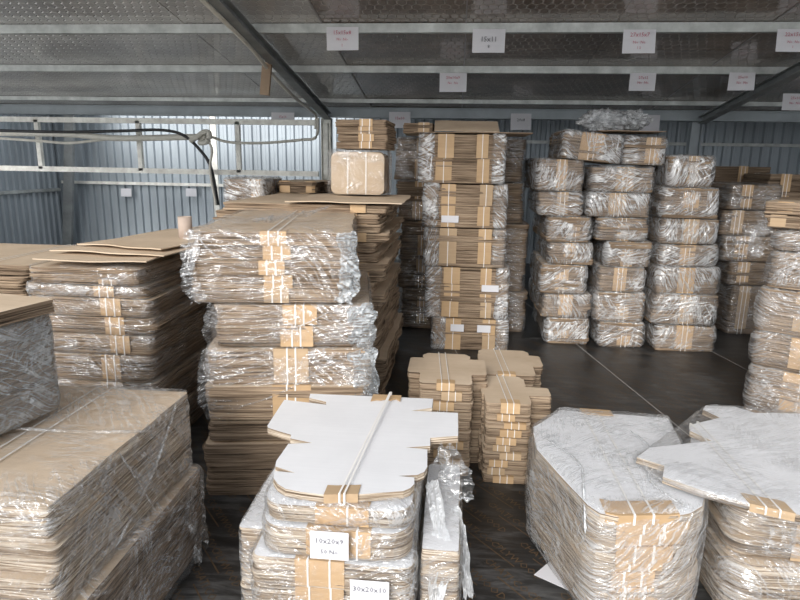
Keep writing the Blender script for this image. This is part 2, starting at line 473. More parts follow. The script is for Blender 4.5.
def strand(pts, r, parent, mat=FILM_H, name='film_fold', n=5):
    """gathered rope-like fold of film"""
    P = smooth_pts(pts, 7); mb = MB(); 
    b = 0
    V = []; F = []
    ph = RNG.random()*9
    for i, p in enumerate(P):
        d = (P[min(i+1, len(P)-1)]-P[max(i-1, 0)]).normalized(); u = Vector((0, 0, 1)) if abs(d.z) < .9 else Vector((1, 0, 0))
        a = d.cross(u).normalized(); c = a.cross(d)
        for k in range(n):
            rr = r*(.7+.8*abs(noise.noise(Vector((i*.6, k*1.3, ph)))))*(1 if 0 < i < len(P)-1 else .3)
            V.append(p+a*(rr*cos(2*pi*k/n))+c*(rr*.6*sin(2*pi*k/n)))
    for i in range(len(P)-1):
        for k in range(n): F.append((i*n+k, i*n+(k+1) % n, (i+1)*n+(k+1) % n, (i+1)*n+k))
    return mesh(name, V, F, mat, parent, True)

def sheet_tail(pts, width, parent, mat=FILM_H, name='film_tail', seed=1, nrm=(0, -1, 0)):
    """loose crumpled end of film: a wrinkled ribbon along pts"""
    P = smooth_pts(pts, 6); V = []; F = []; W = 9; nv = Vector(nrm)
    for i, p in enumerate(P):
        d = (P[min(i+1, len(P)-1)]-P[max(i-1, 0)]).normalized(); a = d.cross(nv).normalized()
        wd = width*(.75+.5*noise.noise(Vector((i*.35, seed, 0))))
        for k in range(W):
            s_ = k/(W-1)-.5
            q = p + a*(s_*wd) + nv*(.028*noise.noise(Vector((i*.45, k*.9, seed)))+.012*noise.noise(Vector((i*1.1, k*2.1, seed+4)))) + d*(.02*noise.noise(Vector((k*.8, i*.3, seed+9))))
            V.append(q)
    for i in range(len(P)-1):
        for k in range(W-1): F.append((i*W+k, i*W+k+1, (i+1)*W+k+1, (i+1)*W+k))
    return mesh(name, V, F, mat, parent, True)

# ------------------------------------------------------------------ one package
def package(label, loc, rz, o, h, nb=1, n=10, edge=EDGE, top=KRAFT, bands=((0., .12),), bmat=BAND, straps=(-.02, .02), fm=None,
            group=None, jit=.005, rag=.004, foff=.014, famp=.007, fstep=.035, lip=.06, cat='cardboard bundle', tilt=None, name=None,
            torn=False, rnd=0., lean=(0, 0), bj=.03, splits=None, skew=.0, sag=0., sw=.006, droop=0., top_last=None, bwv=.15):
    nm = name or ('wrapped_cardboard_bundle' if fm else 'cardboard_bundle')
    t = empty(nm, loc, rz)
    if tilt: t.rotation_euler = (tilt[0], tilt[1], rz)
    tag(t, label, cat, group)
    gap = .0035
    fr = splits or [i/nb for i in range(nb+1)]
    for b in range(nb):
        z0 = h*fr[b]; z1 = h*fr[b+1]; hh = z1-z0-gap
        nn = max(3, int(round(n*(fr[b+1]-fr[b])*nb))) if splits else n
        ox, oy = (RNG.gauss(0, jit*1.3), RNG.gauss(0, jit*1.3)) if nb > 1 else (0, 0)
        oo = [(p[0]+ox, p[1]+oy) for p in o]
        tm = top_last if (top_last and b == nb-1) else top
        if nb > 1:
            s_ = sheets('sheet_bundle', oo, z0, hh, nn, jit, (edge, tm), t, rag, lean=lean, sag=sag); par = s_
        else:
            s_ = sheets('cardboard_sheets', oo, z0, hh, nn, jit, (edge, tm), t, rag, lean=lean, sag=sag); par = t
        w = max(p[0] for p in o)-min(p[0] for p in o)
        for bx, bw in bands:
            bx_ = bx + RNG.uniform(-bj, bj); lo = z0+hh*RNG.uniform(.0, .12); 
            pb = band(oo, bx_, bw*RNG.uniform(1-bwv, 1+bwv*.6), lo, z0+hh, par, bmat if RNG.random() < .7 else BAND2, lip if b == nb-1 or nb == 1 else .012, torn=torn)
            for sx_ in straps:
                strap(oo, bx_+sx_*RNG.uniform(.85, 1.15), z0+.002, z0+hh, par, skew=skew, w=sw)
    if fm is not None:
        film(o, .0, h+.004, t, fm, foff, famp, fstep, rnd=rnd, droop=droop)
    return t

def front_box(px0, px1, pyt, pyb, Y):
    """world size of a package face seen at pixels, standing at depth Y"""
    xm = (px0+px1)/2
    a = atY(px0, (pyt+pyb)/2, Y); b = atY(px1, (pyt+pyb)/2, Y)
    return a.x, b.x, atY(xm, pyb, Y).z, atY(xm, pyt, Y).z

# =================================================================== THE BUILDING
XL, XR, YB = -7.3, 8.2, 10.6
def corr_wall(name, p0, p1, h, mat, period=.15, dep=.035):
    p0 = Vector(p0); p1 = Vector(p1); d = (p1-p0); L = d.length; d.normalize(); nn = Vector((-d.y, d.x, 0)); V = []; F = []
    n_ = int(L/period); per = L/n_
    for i in range(n_):
        for f, e in ((0, 0), (.42, 0), (.55, 1), (.87, 1)): V.append(p0+d*((i+f)*per)+nn*(e*dep))
    V.append(p1.copy()); m_ = len(V); V += [v+Vector((0, 0, h)) for v in V]
    F = [(i, i+1, m_+i+1, m_+i) for i in range(m_-1)]
    return tag(mesh(name, V, F, mat), kind='structure')
fl = tag(MB().box(XL, XR, -1.5, YB+.1, -.03, 0).out('floor', FLOOR), kind='structure')
tag(MB().box(-30, 30, -30, 30, -.08, -.031).out('ground', CONC), kind='structure')
corr_wall('wall_back', (XR, YB, 0), (XL, YB, 0), 3.3, WALL)
corr_wall('wall_left', (XL, YB, 0), (XL, 7.6, 0), 3.3, WALL)
corr_wall('wall_right', (XR, -1.0, 0), (XR, YB, 0), 3.3, WALL)
def zc(Y): return 2.39 + .138*(8.5-Y)
# sloping plywood ceiling, 1.22 x 2.44 boards with fine gaps
YC0, YC1 = 1.2, 8.5
V = []; F = []
def slab(x0, x1, y0, y1, z=0.):
    b = len(V)
    for dz in (0, .018):
        V.extend([(x0, y0, zc(y0)+dz+z), (x1, y0, zc(y0)+dz+z), (x1, y1, zc(y1)+dz+z), (x0, y1, zc(y1)+dz+z)])
    F.extend([tuple(b+i for i in q) for q in ((0, 3, 2, 1), (4, 5, 6, 7), (0, 1, 5, 4), (1, 2, 6, 5), (2, 3, 7, 6), (3, 0, 4, 7))])
x = XL
i = 0
xs = []
while x < XR:
    xs.append(x); x += 1.22
for a in xs:
    for (y0, y1) in ((1.2, 3.64), (3.64, 6.08), (6.08, 8.5)):
        slab(a+.002, min(a+1.218, XR), y0+.002, y1-.002, RNG.uniform(0, .004))
MIc = []
for k in range(len(F)//6): MIc += [1 if V[k*8][0] < -2.0 and V[k*8][1] > 0 else 0]*6  # left bay takes the copy with brightness painted in
ceil = tag(mesh('ceiling', V, F, [HEX, HEX_LIT], None, False, MIc), kind='structure')
mb = MB()
for xx in (-1.2, .02, 2.46):
    X_ = xs[min(range(len(xs)), key=lambda q: abs(xs[q]-xx))]
    mb.bar((X_, 1.3, zc(1.3)-.003), (X_, 8.4, zc(8.4)-.003), .012, .004)
mb.out('ceiling_seam', SEAM, ceil)
mb = MB(); mb.box(XL, XR, YC0, YC1, 0, .02)
roof = tag(mesh('roof', [(v[0], v[1], zc(v[1])+.05+v[2]) for v in mb.v], mb.f, STEEL_DK), kind='structure')
tag(MB().box(-1.95, XR, 8.56, YB+.3, 2.72, 2.76).out('ceiling_rear', STEEL_DK), kind='structure')
tag(MB().box(-1.95, XR, 8.545, 8.565, 2.38, 2.72).out('added_light_block_1', STEEL_DK), kind='structure')  # unseen strip added to keep skylight off the right back wall
tag(MB().box(XL-.2, -6.4, 8.56, YB+.3, 2.72, 2.76).out('added_shade_ceiling', STEEL_DK), kind='structure')  # unseen roof patch added to darken the left wall

# purlins (C channels), eave beam, rafters
def purlin(Y, h=.075, lab='', xs=(XL, XR)):
    z = zc(Y); mb = MB()
    mb.box(xs[0], xs[1], Y-.004, Y, z-h, z-.002).box(xs[0], xs[1], Y, Y+.05, z-h, z-h+.004).box(xs[0], xs[1], Y, Y+.05, z-.006, z-.002).box(xs[0], xs[1], Y+.046, Y+.05, z-h, z-h+.015)
    o = mb.out('purlin', STEEL); tag(o, lab, 'roof purlin', 'steel purlins under the ceiling'); return o
purlin(5.42, .075, 'grey steel purlin under the ceiling, nearest of the three across the view')
purlin(6.58, .07, 'grey steel purlin under the ceiling, middle of the three, carrying three small papers')
purlin(7.95, .05, 'grey steel purlin under the ceiling, farthest, just before the eave beam')
purlin(4.2, .075, 'grey steel purlin under the ceiling overhead', (XL, XR))
mb = MB().box(XL, XR, 8.44, 8.50, 2.285, 2.40).box(XL, XR, 8.40, 8.54, 2.27, 2.285).box(XL, XR, 8.40, 8.54, 2.385, 2.40)
tag(mb.out('eave_beam', BEAM), 'long pale blue-grey beam running under the low end of the ceiling', 'beam')
def rafter(X, lab):
    mb = MB(); k = .138
    def seg(x0, x1, za, zb):
        b = len(mb.v)
        for z_ in (za, zb):
            for (xx, yy) in ((x0, 1.3), (x1, 1.3), (x1, 8.42), (x0, 8.42)): mb.v.append((xx, yy, zc(yy)+z_))
        mb.f.extend([tuple(b+i for i in q) for q in ((0, 3, 2, 1), (4, 5, 6, 7), (0, 1, 5, 4), (1, 2, 6, 5), (2, 3, 7, 6), (3, 0, 4, 7))])
    seg(X-.05, X+.05, -.165, -.157); seg(X-.05, X+.05, -.087, -.079); seg(X-.004, X+.004, -.157, -.087)
    o = mb.out('rafter', STEEL_DK); return tag(o, lab, 'rafter', 'steel rafters')
rafter(-1.80, 'dark steel I-beam rafter with white conduit along it, left of the papers')
rafter(3.12, 'dark steel I-beam rafter meeting the rear column at upper right')
col = empty('steel_column', (3.12, 8.62, 0)); tag(col, 'grey steel column under the beam behind the wrapped towers at right', 'column')
MB().box(-.07, -.062, -.06, .06, .01, 2.27).box(.062, .07, -.06, .06, .01, 2.27).box(-.062, .062, -.004, .004, .01, 2.27).out('shaft', BEAM, col)
MB().box(-.11, .11, -.1, .1, 0, .01).out('base_plate', BEAM, col)
col = empty('steel_column', (-1.86, 8.62, 0)); tag(col, 'cream steel column at the right end of the ladder truss', 'column')
MB().box(-.07, -.062, -.06, .06, .01, 2.27).box(.062, .07, -.06, .06, .01, 2.27).box(-.062, .062, -.004, .004, .01, 2.27).out('shaft', CREAM, col)
MB().box(-.11, .11, -.1, .1, 0, .01).out('base_plate', CREAM, col)

# wall girts
for (x0, x1, z, lab, mt) in ((XL+.1, -1.9, 1.24, 'slim pale girt on the back wall behind the left piles', CREAM), (-1.7, XR, 2.06, 'thin upper girt on the back wall behind the tall towers', STEEL)):
    tag(MB().box(x0, x1, YB-.09, YB-.04, z-.025, z+.025).out('wall_girt', mt), lab, 'girt', 'wall girts')
tag(MB().box(XL+.04, XL+.09, 7.2, YB-.1, 1.08, 1.13).out('wall_girt', STEEL), 'grey girt running along the left wall at chest height', 'girt', 'wall girts')
tag(MB().box(XL+.04, XL+.09, 7.2, YB-.1, .0, .06).out('baseboard_left', STEEL), kind='structure')
tag(MB().bar((-7.1, 10.35, 0.0), (-6.62, 10.1, 2.45), .16, .07, (0, 1, 0)).out('leaning_channel', STEEL_DK), 'dark steel channel leaning in the far left corner', 'steel channel')
tag(MB().box(-4.35, -4.25, YB-.06, YB-.03, 0, 3.2).out('wall_post', CREAM), 'pale wall post behind the ladder truss near the brown bundles', 'post')

# ladder truss under the beam, left bay
tr = empty('ladder_truss', (-6.0, 8.25, 0)); tag(tr, 'cream steel ladder truss hanging below the beam in the left bay', 'truss')
def W(px, py, Y=8.25):
    v = atY(px, py, Y); return (v.x+6.0, v.y-8.25, v.z)
zt = atY(160, 121, 8.25).z; zb = atY(160, 171, 8.25).z
MB().bar((-1.4, 0, zt), (4.10, 0, zt), .06, .07).out('top_chord', CREAM, tr)
MB().bar((-1.4, 0, zb), (4.10, 0, zb), .06, .07).out('bottom_chord', CREAM, tr)
for px in (-60, 39.5, 140, 238.5, 326):
    a = W(px, 146); MB().bar((a[0], 0, zb), (a[0], 0, zt), .06, .06, (0, 1, 0)).out('upright', CREAM, tr)

# cables
def cable(name, pts, r, mt, lab, grp=None, n=6):
    mb = MB().tube(smooth_pts(pts, 6), r, n); o = mb.out(name, mt, None, True); tag(o, lab, 'cable', grp); return o
C = lambda *a: [atY(*p) for p in a]
YT = 8.14
cable('cable_run', C((-20, 137, YT), (40, 141, YT), (70, 143, YT), (110, 139, YT), (160, 136, YT), (205, 136, YT), (228, 142, YT), (262, 143, YT), (300, 140, YT), (316, 137, YT), (318, 118, YT)), .02, CABLE, 'thin cream cable sagging along the ladder truss to the corner', 'cables on the truss')
cable('cable_run', C((-20, 133, YT-.05), (60, 134, YT-.05), (112, 138, YT-.05), (150, 138, YT-.05), (190, 137, YT-.05), (206, 137, YT-.05)), .045, CABLE, 'thick bundle of cream cables lying along the left truss', 'cables on the truss')
cable('cable_run', C((-20, 130, YT-.09), (60, 132, YT-.09), (120, 131, YT-.09), (160, 130, YT-.09), (183, 135, YT-.09), (200, 150, YT-.05), (211, 168, YT-.05), (218, 205, YT-.05)), .022, CABLE_BK, 'black cable leaving the truss and dropping behind the wrapped bundles', 'cables on the truss')
cable('cable_run', C((206, 138, YT-.12), (212, 150, YT-.12), (210, 170, YT-.12), (216, 205, YT-.12)), .016, CABLE, 'pale cable hanging beside the black cable below the junction knot', 'cables on the truss')
cable('cable_knot', C((190, 141, YT-.12), (197, 137, YT-.12), (204, 132, YT-.12), (209, 133, YT-.12), (208, 141, YT-.12), (200, 143, YT-.1), (205, 137, YT-.05)), .035, CABLE, 'knotted cream cable lump on the truss left of the brown bundles')
rx = -1.87
cable('conduit', [(rx+.03, 1.6, zc(1.6)-.19), (rx+.03, 4.2, zc(4.2)-.19), (rx+.03, 5.4, zc(5.4)-.19), (rx-.01, 6.1, zc(6.1)-.20), (rx+.02, 6.8, zc(6.8)-.25), (rx+.0, 7.7, zc(7.7)-.20), (rx-.02, 8.1, 2.26), (rx-.05, 8.18, 2.1)], .018, CABLE, 'white conduit snaking down the underside of the left rafter')
cable('conduit', [(rx+.02, 1.6, zc(1.6)-.05), (rx+.02, 4.2, zc(4.2)-.06), (rx+.02, 6.4, zc(6.4)-.06), (rx+.02, 8.2, zc(8.2)-.06)], .012, STEEL, 'thin grey cable strapped flat along the left rafter')
# hanging wooden offcut at rafter
p = atY(266, 79, 6.0)
b = empty('hanging_block', (p.x, p.y, p.z)); tag(b, 'small brown board offcut hanging beside the left rafter', 'board offcut')
mb = MB().box(-.045, .045, -.02, .02, -.15, .15)
o = mb.out('board', KRAFT_DK, b); o.rotation_euler = (0, .12, 0)
MB().tube([(-.01, 0, .14), (-.01, 0, .27)], .004).out('cord', CABLE, b)

# ------------------------------------------------------------------ writing
def text_mesh(s, size, name, mat, parent, loc, rot=(0, 0, 0), res=2):
    cu = bpy.data.curves.new('t', 'FONT'); cu.body = s; cu.size = size; cu.resolution_u = res; cu.align_x = 'CENTER'; cu.align_y = 'CENTER'; cu.offset = size*.003
    to = bpy.data.objects.new('t', cu); COL.objects.link(to)
    dg = bpy.context.evaluated_depsgraph_get(); me = bpy.data.meshes.new_from_object(to.evaluated_get(dg))
    bpy.data.objects.remove(to)
    me.materials.clear()
    o = link(name, me, mat, parent); o.location = loc; o.rotation_euler = rot
    return o
def sign(label, px0, px1, pyt, pyb, Y, lines, grp='paper notes hung from the roof steel', ink=INK, th=.02, cen=None, curl=.008, rz=0., parent=None, name='paper_note', tags=True):
    x0, x1, z0, z1 = front_box(px0, px1, pyt, pyb, Y); w = x1-x0; h = z1-z0
    e = empty(name, ((x0+x1)/2, Y, z0), rz)
    if tags: tag(e, label, 'paper sign', grp)
    V = []; F = []; n_ = 6
    for i in range(n_+1):
        for j in range(n_+1):
            u = i/n_-.5; v = j/n_
            V.append((u*w + .01*(1-v)*noise.noise(Vector((px0, 0, 0))), -curl*(1-v)*(1+sin(u*3+px0)), v*h))
    m_ = n_+1
    F = [(i*m_+j, (i+1)*m_+j, (i+1)*m_+j+1, i*m_+j+1) for i in range(n_) for j in range(n_)]
    b = len(V); V += [(v[0], v[1]+.0008, v[2]) for v in V]; F += [tuple(b+k for k in f[::-1]) for f in F]
    mesh('sheet', V, F, PAPER, e, True)
    for (s, fz, sz) in lines:
        text_mesh(s, sz*h, 'writing', ink, e, (0, -curl*2-.004, h*fz), (pi/2, 0, 0), 1)
    return e
Y1, Y2, Y3 = 5.40, 6.56, 8.38
sg = [('27x15x12', .72, .24), ('No  No', .45, .16), ('1', .2, .18)]
sign('white paper note on the nearest purlin, leftmost of its row', 326.5, 358.5, 27, 50.5, Y1, [('15x15x8', .74, .24), ('No  No', .46, .16), ('1', .2, .18)])
sign('white paper note on the nearest purlin, second from left with faint writing', 472.5, 505, 29, 53, Y1, [('15x11', .55, .3), ('8', .25, .2)], ink=INK_BK)
sign('white paper note on the nearest purlin above the wrapped towers, third from left', 622.5, 655, 29.5, 53.5, Y1, [('27x15x7', .76, .24), ('No  No', .45, .17), ('1 2', .22, .15)])
sign('white paper note on the nearest purlin at the right edge of view', 776, 809, 29, 52, Y1, [('22x15x8', .74, .24), ('No  No', .42, .17), ('1', .2, .15)])
sign('white paper note on the middle purlin, leftmost of its row', 439.5, 466.5, 73, 92, Y2, [('20x10x9', .74, .22), ('No  No', .46, .18)])
sign('white paper note on the middle purlin above the twin wrapped columns', 629.5, 655.5, 73, 91, Y2, [('27x12', .72, .22), ('No  No', .45, .2)])
sign('white paper note on the middle purlin beside the right rafter', 728.5, 754.5, 72.5, 90.5, Y2, [('25x10', .72, .22), ('No  No', .42, .2)])
sign('white paper note beyond the right rafter at the picture edge', 782, 806, 93.5, 110.5, 7.3, [('25x10', .72, .22), ('No  No', .42, .2)])
sign('white paper note on the eave beam above the ladder truss', 271.5, 294.5, 112.5, 123.5, Y3, [('15x10', .6, .3)])
sign('white paper note on the eave beam behind the tall kraft tower', 389, 410.5, 112, 128, Y3, [('15x10', .6, .25)])
sign('white paper note on the eave beam right of the tall kraft tower', 510.5, 531, 113.5, 130, Y3, [('20x8', .6, .25)], ink=INK_BK)
sign('white paper note on the eave beam behind the crumpled film', 639.5, 659.5, 115, 131, Y3, [('25x9', .6, .25)], ink=INK_BK)
g = 'small labels on the wall girt'
sign('small white label on the back wall girt, left one', 121, 131.5, 188.5, 196.5, YB-.12, [('A', .5, .4)][:0], g)
sign('small white label on the back wall girt, right one nearer the bundles', 186, 196.5, 188.5, 196.5, YB-.12, [], g)

# ------------------------------------------------------------------ floor print and seams
d0 = atZ(478, 504); d1 = atZ(526, 537)
ang = atan2(d1.y-d0.y, d1.x-d0.x)
wm = text_mesh('CHATI.COCPLYWOOD', .052, 't', PRINT, None, (0, 0, 0), res=0)
wme = wm.data; wv = [v.co.copy() for v in wme.vertices]; wf = [tuple(p.vertices) for p in wme.polygons]
wl = max(v.x for v in wv)-min(v.x for v in wv); bpy.data.objects.remove(wm)
V = []; F = []
ca, sa = cos(ang), sin(ang)
for r in range(-54, 55):
    for k in range(-9, 10):
        u = k*(wl+.10)+(r % 2)*(wl+.10)*.5; v_ = r*.105
        cx_, cy_ = .3+u*ca-v_*sa, 3.3+u*sa+v_*ca
        if not (-1.9 < cx_ < 2.6 and .9 < cy_ < 5.6): continue
        b = len(V)
        V += [(cx_+p.x*ca-p.y*sa, cy_+p.x*sa+p.y*ca, .0012) for p in wv]; F += [tuple(b+i for i in f) for f in wf]
        b = len(V)
        for (a0, a1) in ((-.30, .28),):
            for (uu, vv) in ((a0*wl, -.040), (a1*wl, -.040), (a1*wl, -.034), (a0*wl, -.034)): V.append((cx_+uu*ca-vv*sa, cy_+uu*sa+vv*ca, .0012))
            F.append((b, b+1, b+2, b+3))
fp = mesh('floor_print', V, F, PRINT, fl)
mb = MB()
p0 = atZ(580, 347); p1 = atZ(655, 408)
for k in range(-3, 4):
    o_ = k*1.22
    mb.bar((p0.x+o_-(p1.x-p0.x)*2, p0.y-(p1.y-p0.y)*2, .001), (p1.x+o_+(p1.x-p0.x)*1, p1.y+(p1.y-p0.y)*1, .001), .008, .002)
mb.out('floor_seam', SEAM, fl)
# paper on the floor beside the front right pile
P4 = [atZ(*p, .002) for p in ((534, 575), (560, 553), (600, 570), (590, 600))]
c_ = sum(P4, Vector())/4
e = empty('paper_note', c_); tag(e, 'white paper lying on the floor beside the wrapped white pile', 'paper sheet')
mesh('sheet', [tuple(p-c_+Vector((0, 0, z))) for z in (0, .002) for p in P4], [(0, 1, 2, 3), (7, 6, 5, 4), (0, 4, 5, 1), (1, 5, 6, 2), (2, 6, 7, 3), (3, 7, 4, 0)], PAPER, e)
text_mesh('25x20', .035, 'writing', INK, e, (-.0, .0, .003), (0, 0, -.5), 1)

# =================================================================== THE PILES
ORD = ['bottom', 'second from the floor', 'third from the floor', 'fourth from the floor', 'fifth from the floor', 'sixth from the floor', 'topmost']
def ordn(i, n):
    if i == n-1: return 'topmost'
    return ['lowest', 'second up', 'third up', 'fourth up', 'fifth up', 'sixth up', 'seventh up', 'eighth up', 'ninth up', 'tenth up', 'eleventh up', 'twelfth up'][i]

# ---- H: three wrapped columns at the right rear
def column(specs, Y, dep, colname, grp, left_extra=0., **kw):
    n = len(specs); zprev = 0.
    for i, (x0, x1, yt, yb) in enumerate(specs):
        X0, X1, z0, z1 = front_box(x0, x1, yt, yb, Y)
        z0 = zprev if i else 0.
        X0 -= left_extra
        w = X1-X0-.03; h = z1-z0-.012
        package('film-wrapped cardboard bundle, %s in %s' % (ordn(i, n), colname), ((X0+X1)/2, Y+dep/2+RNG.uniform(-.02, .03), z0), RNG.uniform(-.03, .03),
                rrect(w, dep, .035), h, nb=kw.get('nb', 1), n=kw.get('n', 8), edge=EDGE, bands=kw.get('bands', ((RNG.uniform(-.03, .03)*w, .28*w), )), bmat=BAND,
                straps=(-.02, .02), fm=kw.get('fm', FILM_FAR), group=grp, jit=.008, rag=.008, foff=.012, famp=.011, fstep=.03, rnd=.012, lip=.05, torn=True, sag=kw.get('sag', 0.))
        zprev = z1
c1 = [(547, 590, 318, 346), (543, 592, 294, 318), (543, 589, 264, 294), (550, 594, 242, 264), (548, 592, 216, 242), (541, 586, 191, 216), (537, 584, 158, 191)]
c2 = [(597, 645, 322, 347), (595, 647, 292, 322), (597, 646, 267, 292), (604, 652, 241, 267), (597, 650, 217, 241), (588, 652, 192, 217), (590, 655, 166, 192)]
c3 = [(654, 717, 325, 349), (653, 719, 294, 325), (655, 721, 267, 294), (658, 719, 244, 267), (658, 718, 218, 244), (660, 719, 187, 218), (668, 716, 155, 187)]
H_GRP = 'film-wrapped bundles in the rear right columns'
column(c1, 5.65, .95, 'the left rear column of three', H_GRP, .02)
column(c2, 5.62, .95, 'the middle rear column of three', H_GRP)
column(c3, 5.56, .95, 'the right rear column of three', H_GRP)
# two bundles lying across the top
zt1 = atY(590, 160, 5.7).z; zt2 = atY(620, 166.5, 5.62).z
X0, X1, z0, z1 = front_box(559, 624, 132, 162, 5.6)
package('tilted film-wrapped bundle lying across the tops of the left and middle rear columns', ((X0+X1)/2, 5.95, z0+.01), .05, rrect(X1-X0-.03, .62, .04), z1-z0-.02, n=8, bands=((0, .2),),
        fm=FILM_FAR, group=H_GRP, tilt=(0, .09, 0), famp=.012, foff=.012, fstep=.03, jit=.008, rag=.008)
X0, X1, z0, z1 = front_box(626, 672, 136, 166, 5.6)
package('small film-wrapped bundle on top of the middle rear column, under a thin board', ((X0+X1)/2, 5.95, z0+.01), -.06, rrect(X1-X0-.03, .55, .04), z1-z0-.02, n=8, bands=((.05, .12),),
        fm=FILM_FAR, group=H_GRP, tilt=(0, .02, 0), famp=.013, foff=.012, fstep=.03, jit=.008, rag=.008)
def board(label, x0, x1, y0, y1, z, parent=None, mat=KRAFT_DK, t=.006, rz=0., warp=.01, name='cardboard_sheet', group=None, cut=0.):
    w, d = x1-x0, y1-y0; V = []; F = []; n_ = 8; e_ = RNG.random()*9
    for i in range(n_+1):
        for j in range(n_+1):
            u, v = i/n_-.5, j/n_-.5
            q = 1-cut*max(0, abs(noise.noise(Vector((v*2.3, e_, i > n_/2)))))
            V.append((u*w*q, v*d*(1-cut*.6*abs(noise.noise(Vector((u*2.3, e_+3, 0))))), warp*(noise.noise(Vector((u*2.2+e_, v*2.2, 0)))+.5)))
    m_ = n_+1
    F = [(i*m_+j, (i+1)*m_+j, (i+1)*m_+j+1, i*m_+j+1) for i in range(n_) for j in range(n_)]
    b = len(V); V2 = [(v[0], v[1], v[2]+t) for v in V]; F2 = [tuple(b+k for k in f) for f in F]; F = [f[::-1] for f in F]
    ring = [i*m_ for i in range(m_)] + [n_*m_+j for j in range(1, m_)] + [i*m_+n_ for i in range(n_-1, -1, -1)] + [j for j in range(n_-1, 0, -1)]
    S = [(ring[i], ring[(i+1) % len(ring)], b+ring[(i+1) % len(ring)], b+ring[i]) for i in range(len(ring))]
    o = mesh(name, V+V2, F2+F+S, [mat], parent)
    o.location = ((x0+x1)/2, (y0+y1)/2, z); o.rotation_euler = (0, 0, rz)
    tag(o, label, 'cardboard sheet', group); return o
a = atY(600, 129.5, 5.65); b = atY(668, 132, 5.65)
board('thin brown board under the crumpled film on the middle rear column', a.x, b.x, 5.68, 6.1, b.z+.0, t=.006, warp=.006)
# crumpled film heap
def crumple(label, loc, sx, sy, sz, seed, mat=FILM_H, name='crumpled_film'):
    bm = bmesh.new(); bmesh.ops.create_icosphere(bm, subdivisions=5, radius=1)
    for v in bm.verts:
        c = v.co; r = 1+.45*noise.noise(c*2.2+Vector((seed, 0, 0)))+.35*(1-abs(noise.noise(c*5+Vector((0, seed, 0)))*2.4))-.2 + .12*noise.noise(c*13)
        v.co = Vector((c.x*sx*r, c.y*sy*r, max(-.92*sz, c.z*sz*r)+sz*.92))
    me = bpy.data.meshes.new(name); bm.to_mesh(me); bm.free()
    o = link(name, me, mat, None, True); o.location = loc; tag(o, label, 'plastic film'); return o
p = atY(601, 131, 5.85); crumple('left heap of crumpled clear film on top of the middle rear column', (p.x, 5.85, p.z+.0), .19, .14, .095, 3.1, FILM_W)
p = atY(630, 130, 5.88); crumple('right heap of crumpled clear film on the thin board of the middle rear column', (p.x+.02, 5.9, p.z+.005), .14, .12, .085, 7.7, FILM_W)
# thin boards sticking out between levels
p = atY(533, 242, 5.65); q = atY(592, 242, 5.65)

# ---- I: dark wrapped stack further right and brown bundles behind
I_GRP = 'shaded wrapped bundles at the right rear'
zs = [335, 286, 262, 236, 210, 184]; zp = 0
for i in range(5):
    X0, X1, z0, z1 = front_box(724+(i % 2)*2, 778+(i % 3)*2, zs[i+1], zs[i], 6.25)
    z0 = zp
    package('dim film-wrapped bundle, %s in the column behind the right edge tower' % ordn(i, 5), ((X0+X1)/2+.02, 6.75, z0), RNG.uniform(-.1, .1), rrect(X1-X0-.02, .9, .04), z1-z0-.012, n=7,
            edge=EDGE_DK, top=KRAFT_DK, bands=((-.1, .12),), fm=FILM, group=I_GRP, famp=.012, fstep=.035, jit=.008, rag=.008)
    zp = z1
X0, X1, z0, z1 = front_box(718, 774, 166, 186, 7.66); zp = 0
for i, (a, b) in enumerate(((0, .5), (.5, 1.0), (1.0, 1.42), (1.42, z1))):
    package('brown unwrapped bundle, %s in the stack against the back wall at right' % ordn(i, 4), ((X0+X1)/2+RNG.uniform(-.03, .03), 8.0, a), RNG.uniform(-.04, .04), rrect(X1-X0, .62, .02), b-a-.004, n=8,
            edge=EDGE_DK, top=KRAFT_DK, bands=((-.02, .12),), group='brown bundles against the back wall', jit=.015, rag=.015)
X0, X1, z0, z1 = front_box(765, 830, 174, 190, 6.9)
for i, (a, b) in enumerate(((0, .55), (.55, 1.1), (1.1, z1))):
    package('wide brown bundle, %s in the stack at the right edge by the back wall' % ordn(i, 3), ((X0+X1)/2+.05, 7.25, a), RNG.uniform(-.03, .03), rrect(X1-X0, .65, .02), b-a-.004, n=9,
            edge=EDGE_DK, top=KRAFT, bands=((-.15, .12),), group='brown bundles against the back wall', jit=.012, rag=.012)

# ---- J: tower at the right edge, turned
zj = [408, 362, 328, 284, 247, 225]
base = atZ(741, 409); rz = -.62
zp = 0
def zat(px, py, P):      # height of the pixel on the vertical line standing at ground point P
    d = ray(px, py); t = hypot(P.x, P.y)/hypot(d.x, d.y); return EYE+d.z*t
W_, D_ = .80, .62
def jloc(lx, ly):        # local offsets from the far-left corner to world
    return Vector((base.x+lx*cos(rz)-ly*sin(rz), base.y+lx*sin(rz)+ly*cos(rz), 0))
J_GRP = 'bundles in the right edge tower'
shift = [0, -.01, -.01, .02, .02]
for i in range(5):
    z1 = zat(745, zj[i+1], base)
    c_ = jloc(W_/2+shift[i], D_/2*.98)
    package(('film-wrapped cardboard bundle, %s in the tower at the right edge' % ['lowest', 'second up', 'third up and bulging', 'fourth up', 'fifth up with loose film'][i]), (c_.x, c_.y, zp), rz+RNG.uniform(-.02, .02),
            rrect(W_-.03, D_, .06, 4), z1-zp-.014, n=12, edge=EDGE, top=KRAFT, bands=((-.05, .22),), fm=FILM_M, group=J_GRP, foff=.014, famp=.012, fstep=.026, jit=.005, rnd=.02)
    zp = z1
jt = bpy.data.objects[[o.name for o in bpy.data.objects if o.get('label', '').startswith('film-wrapped cardboard bundle, fifth up with loose')][0]]
sheet_tail([(-.42, -.30, .16), (-.47, -.38, .10), (-.46, -.42, .02), (-.44, -.41, -.05)], .12, jt, FILM_H, seed=5)
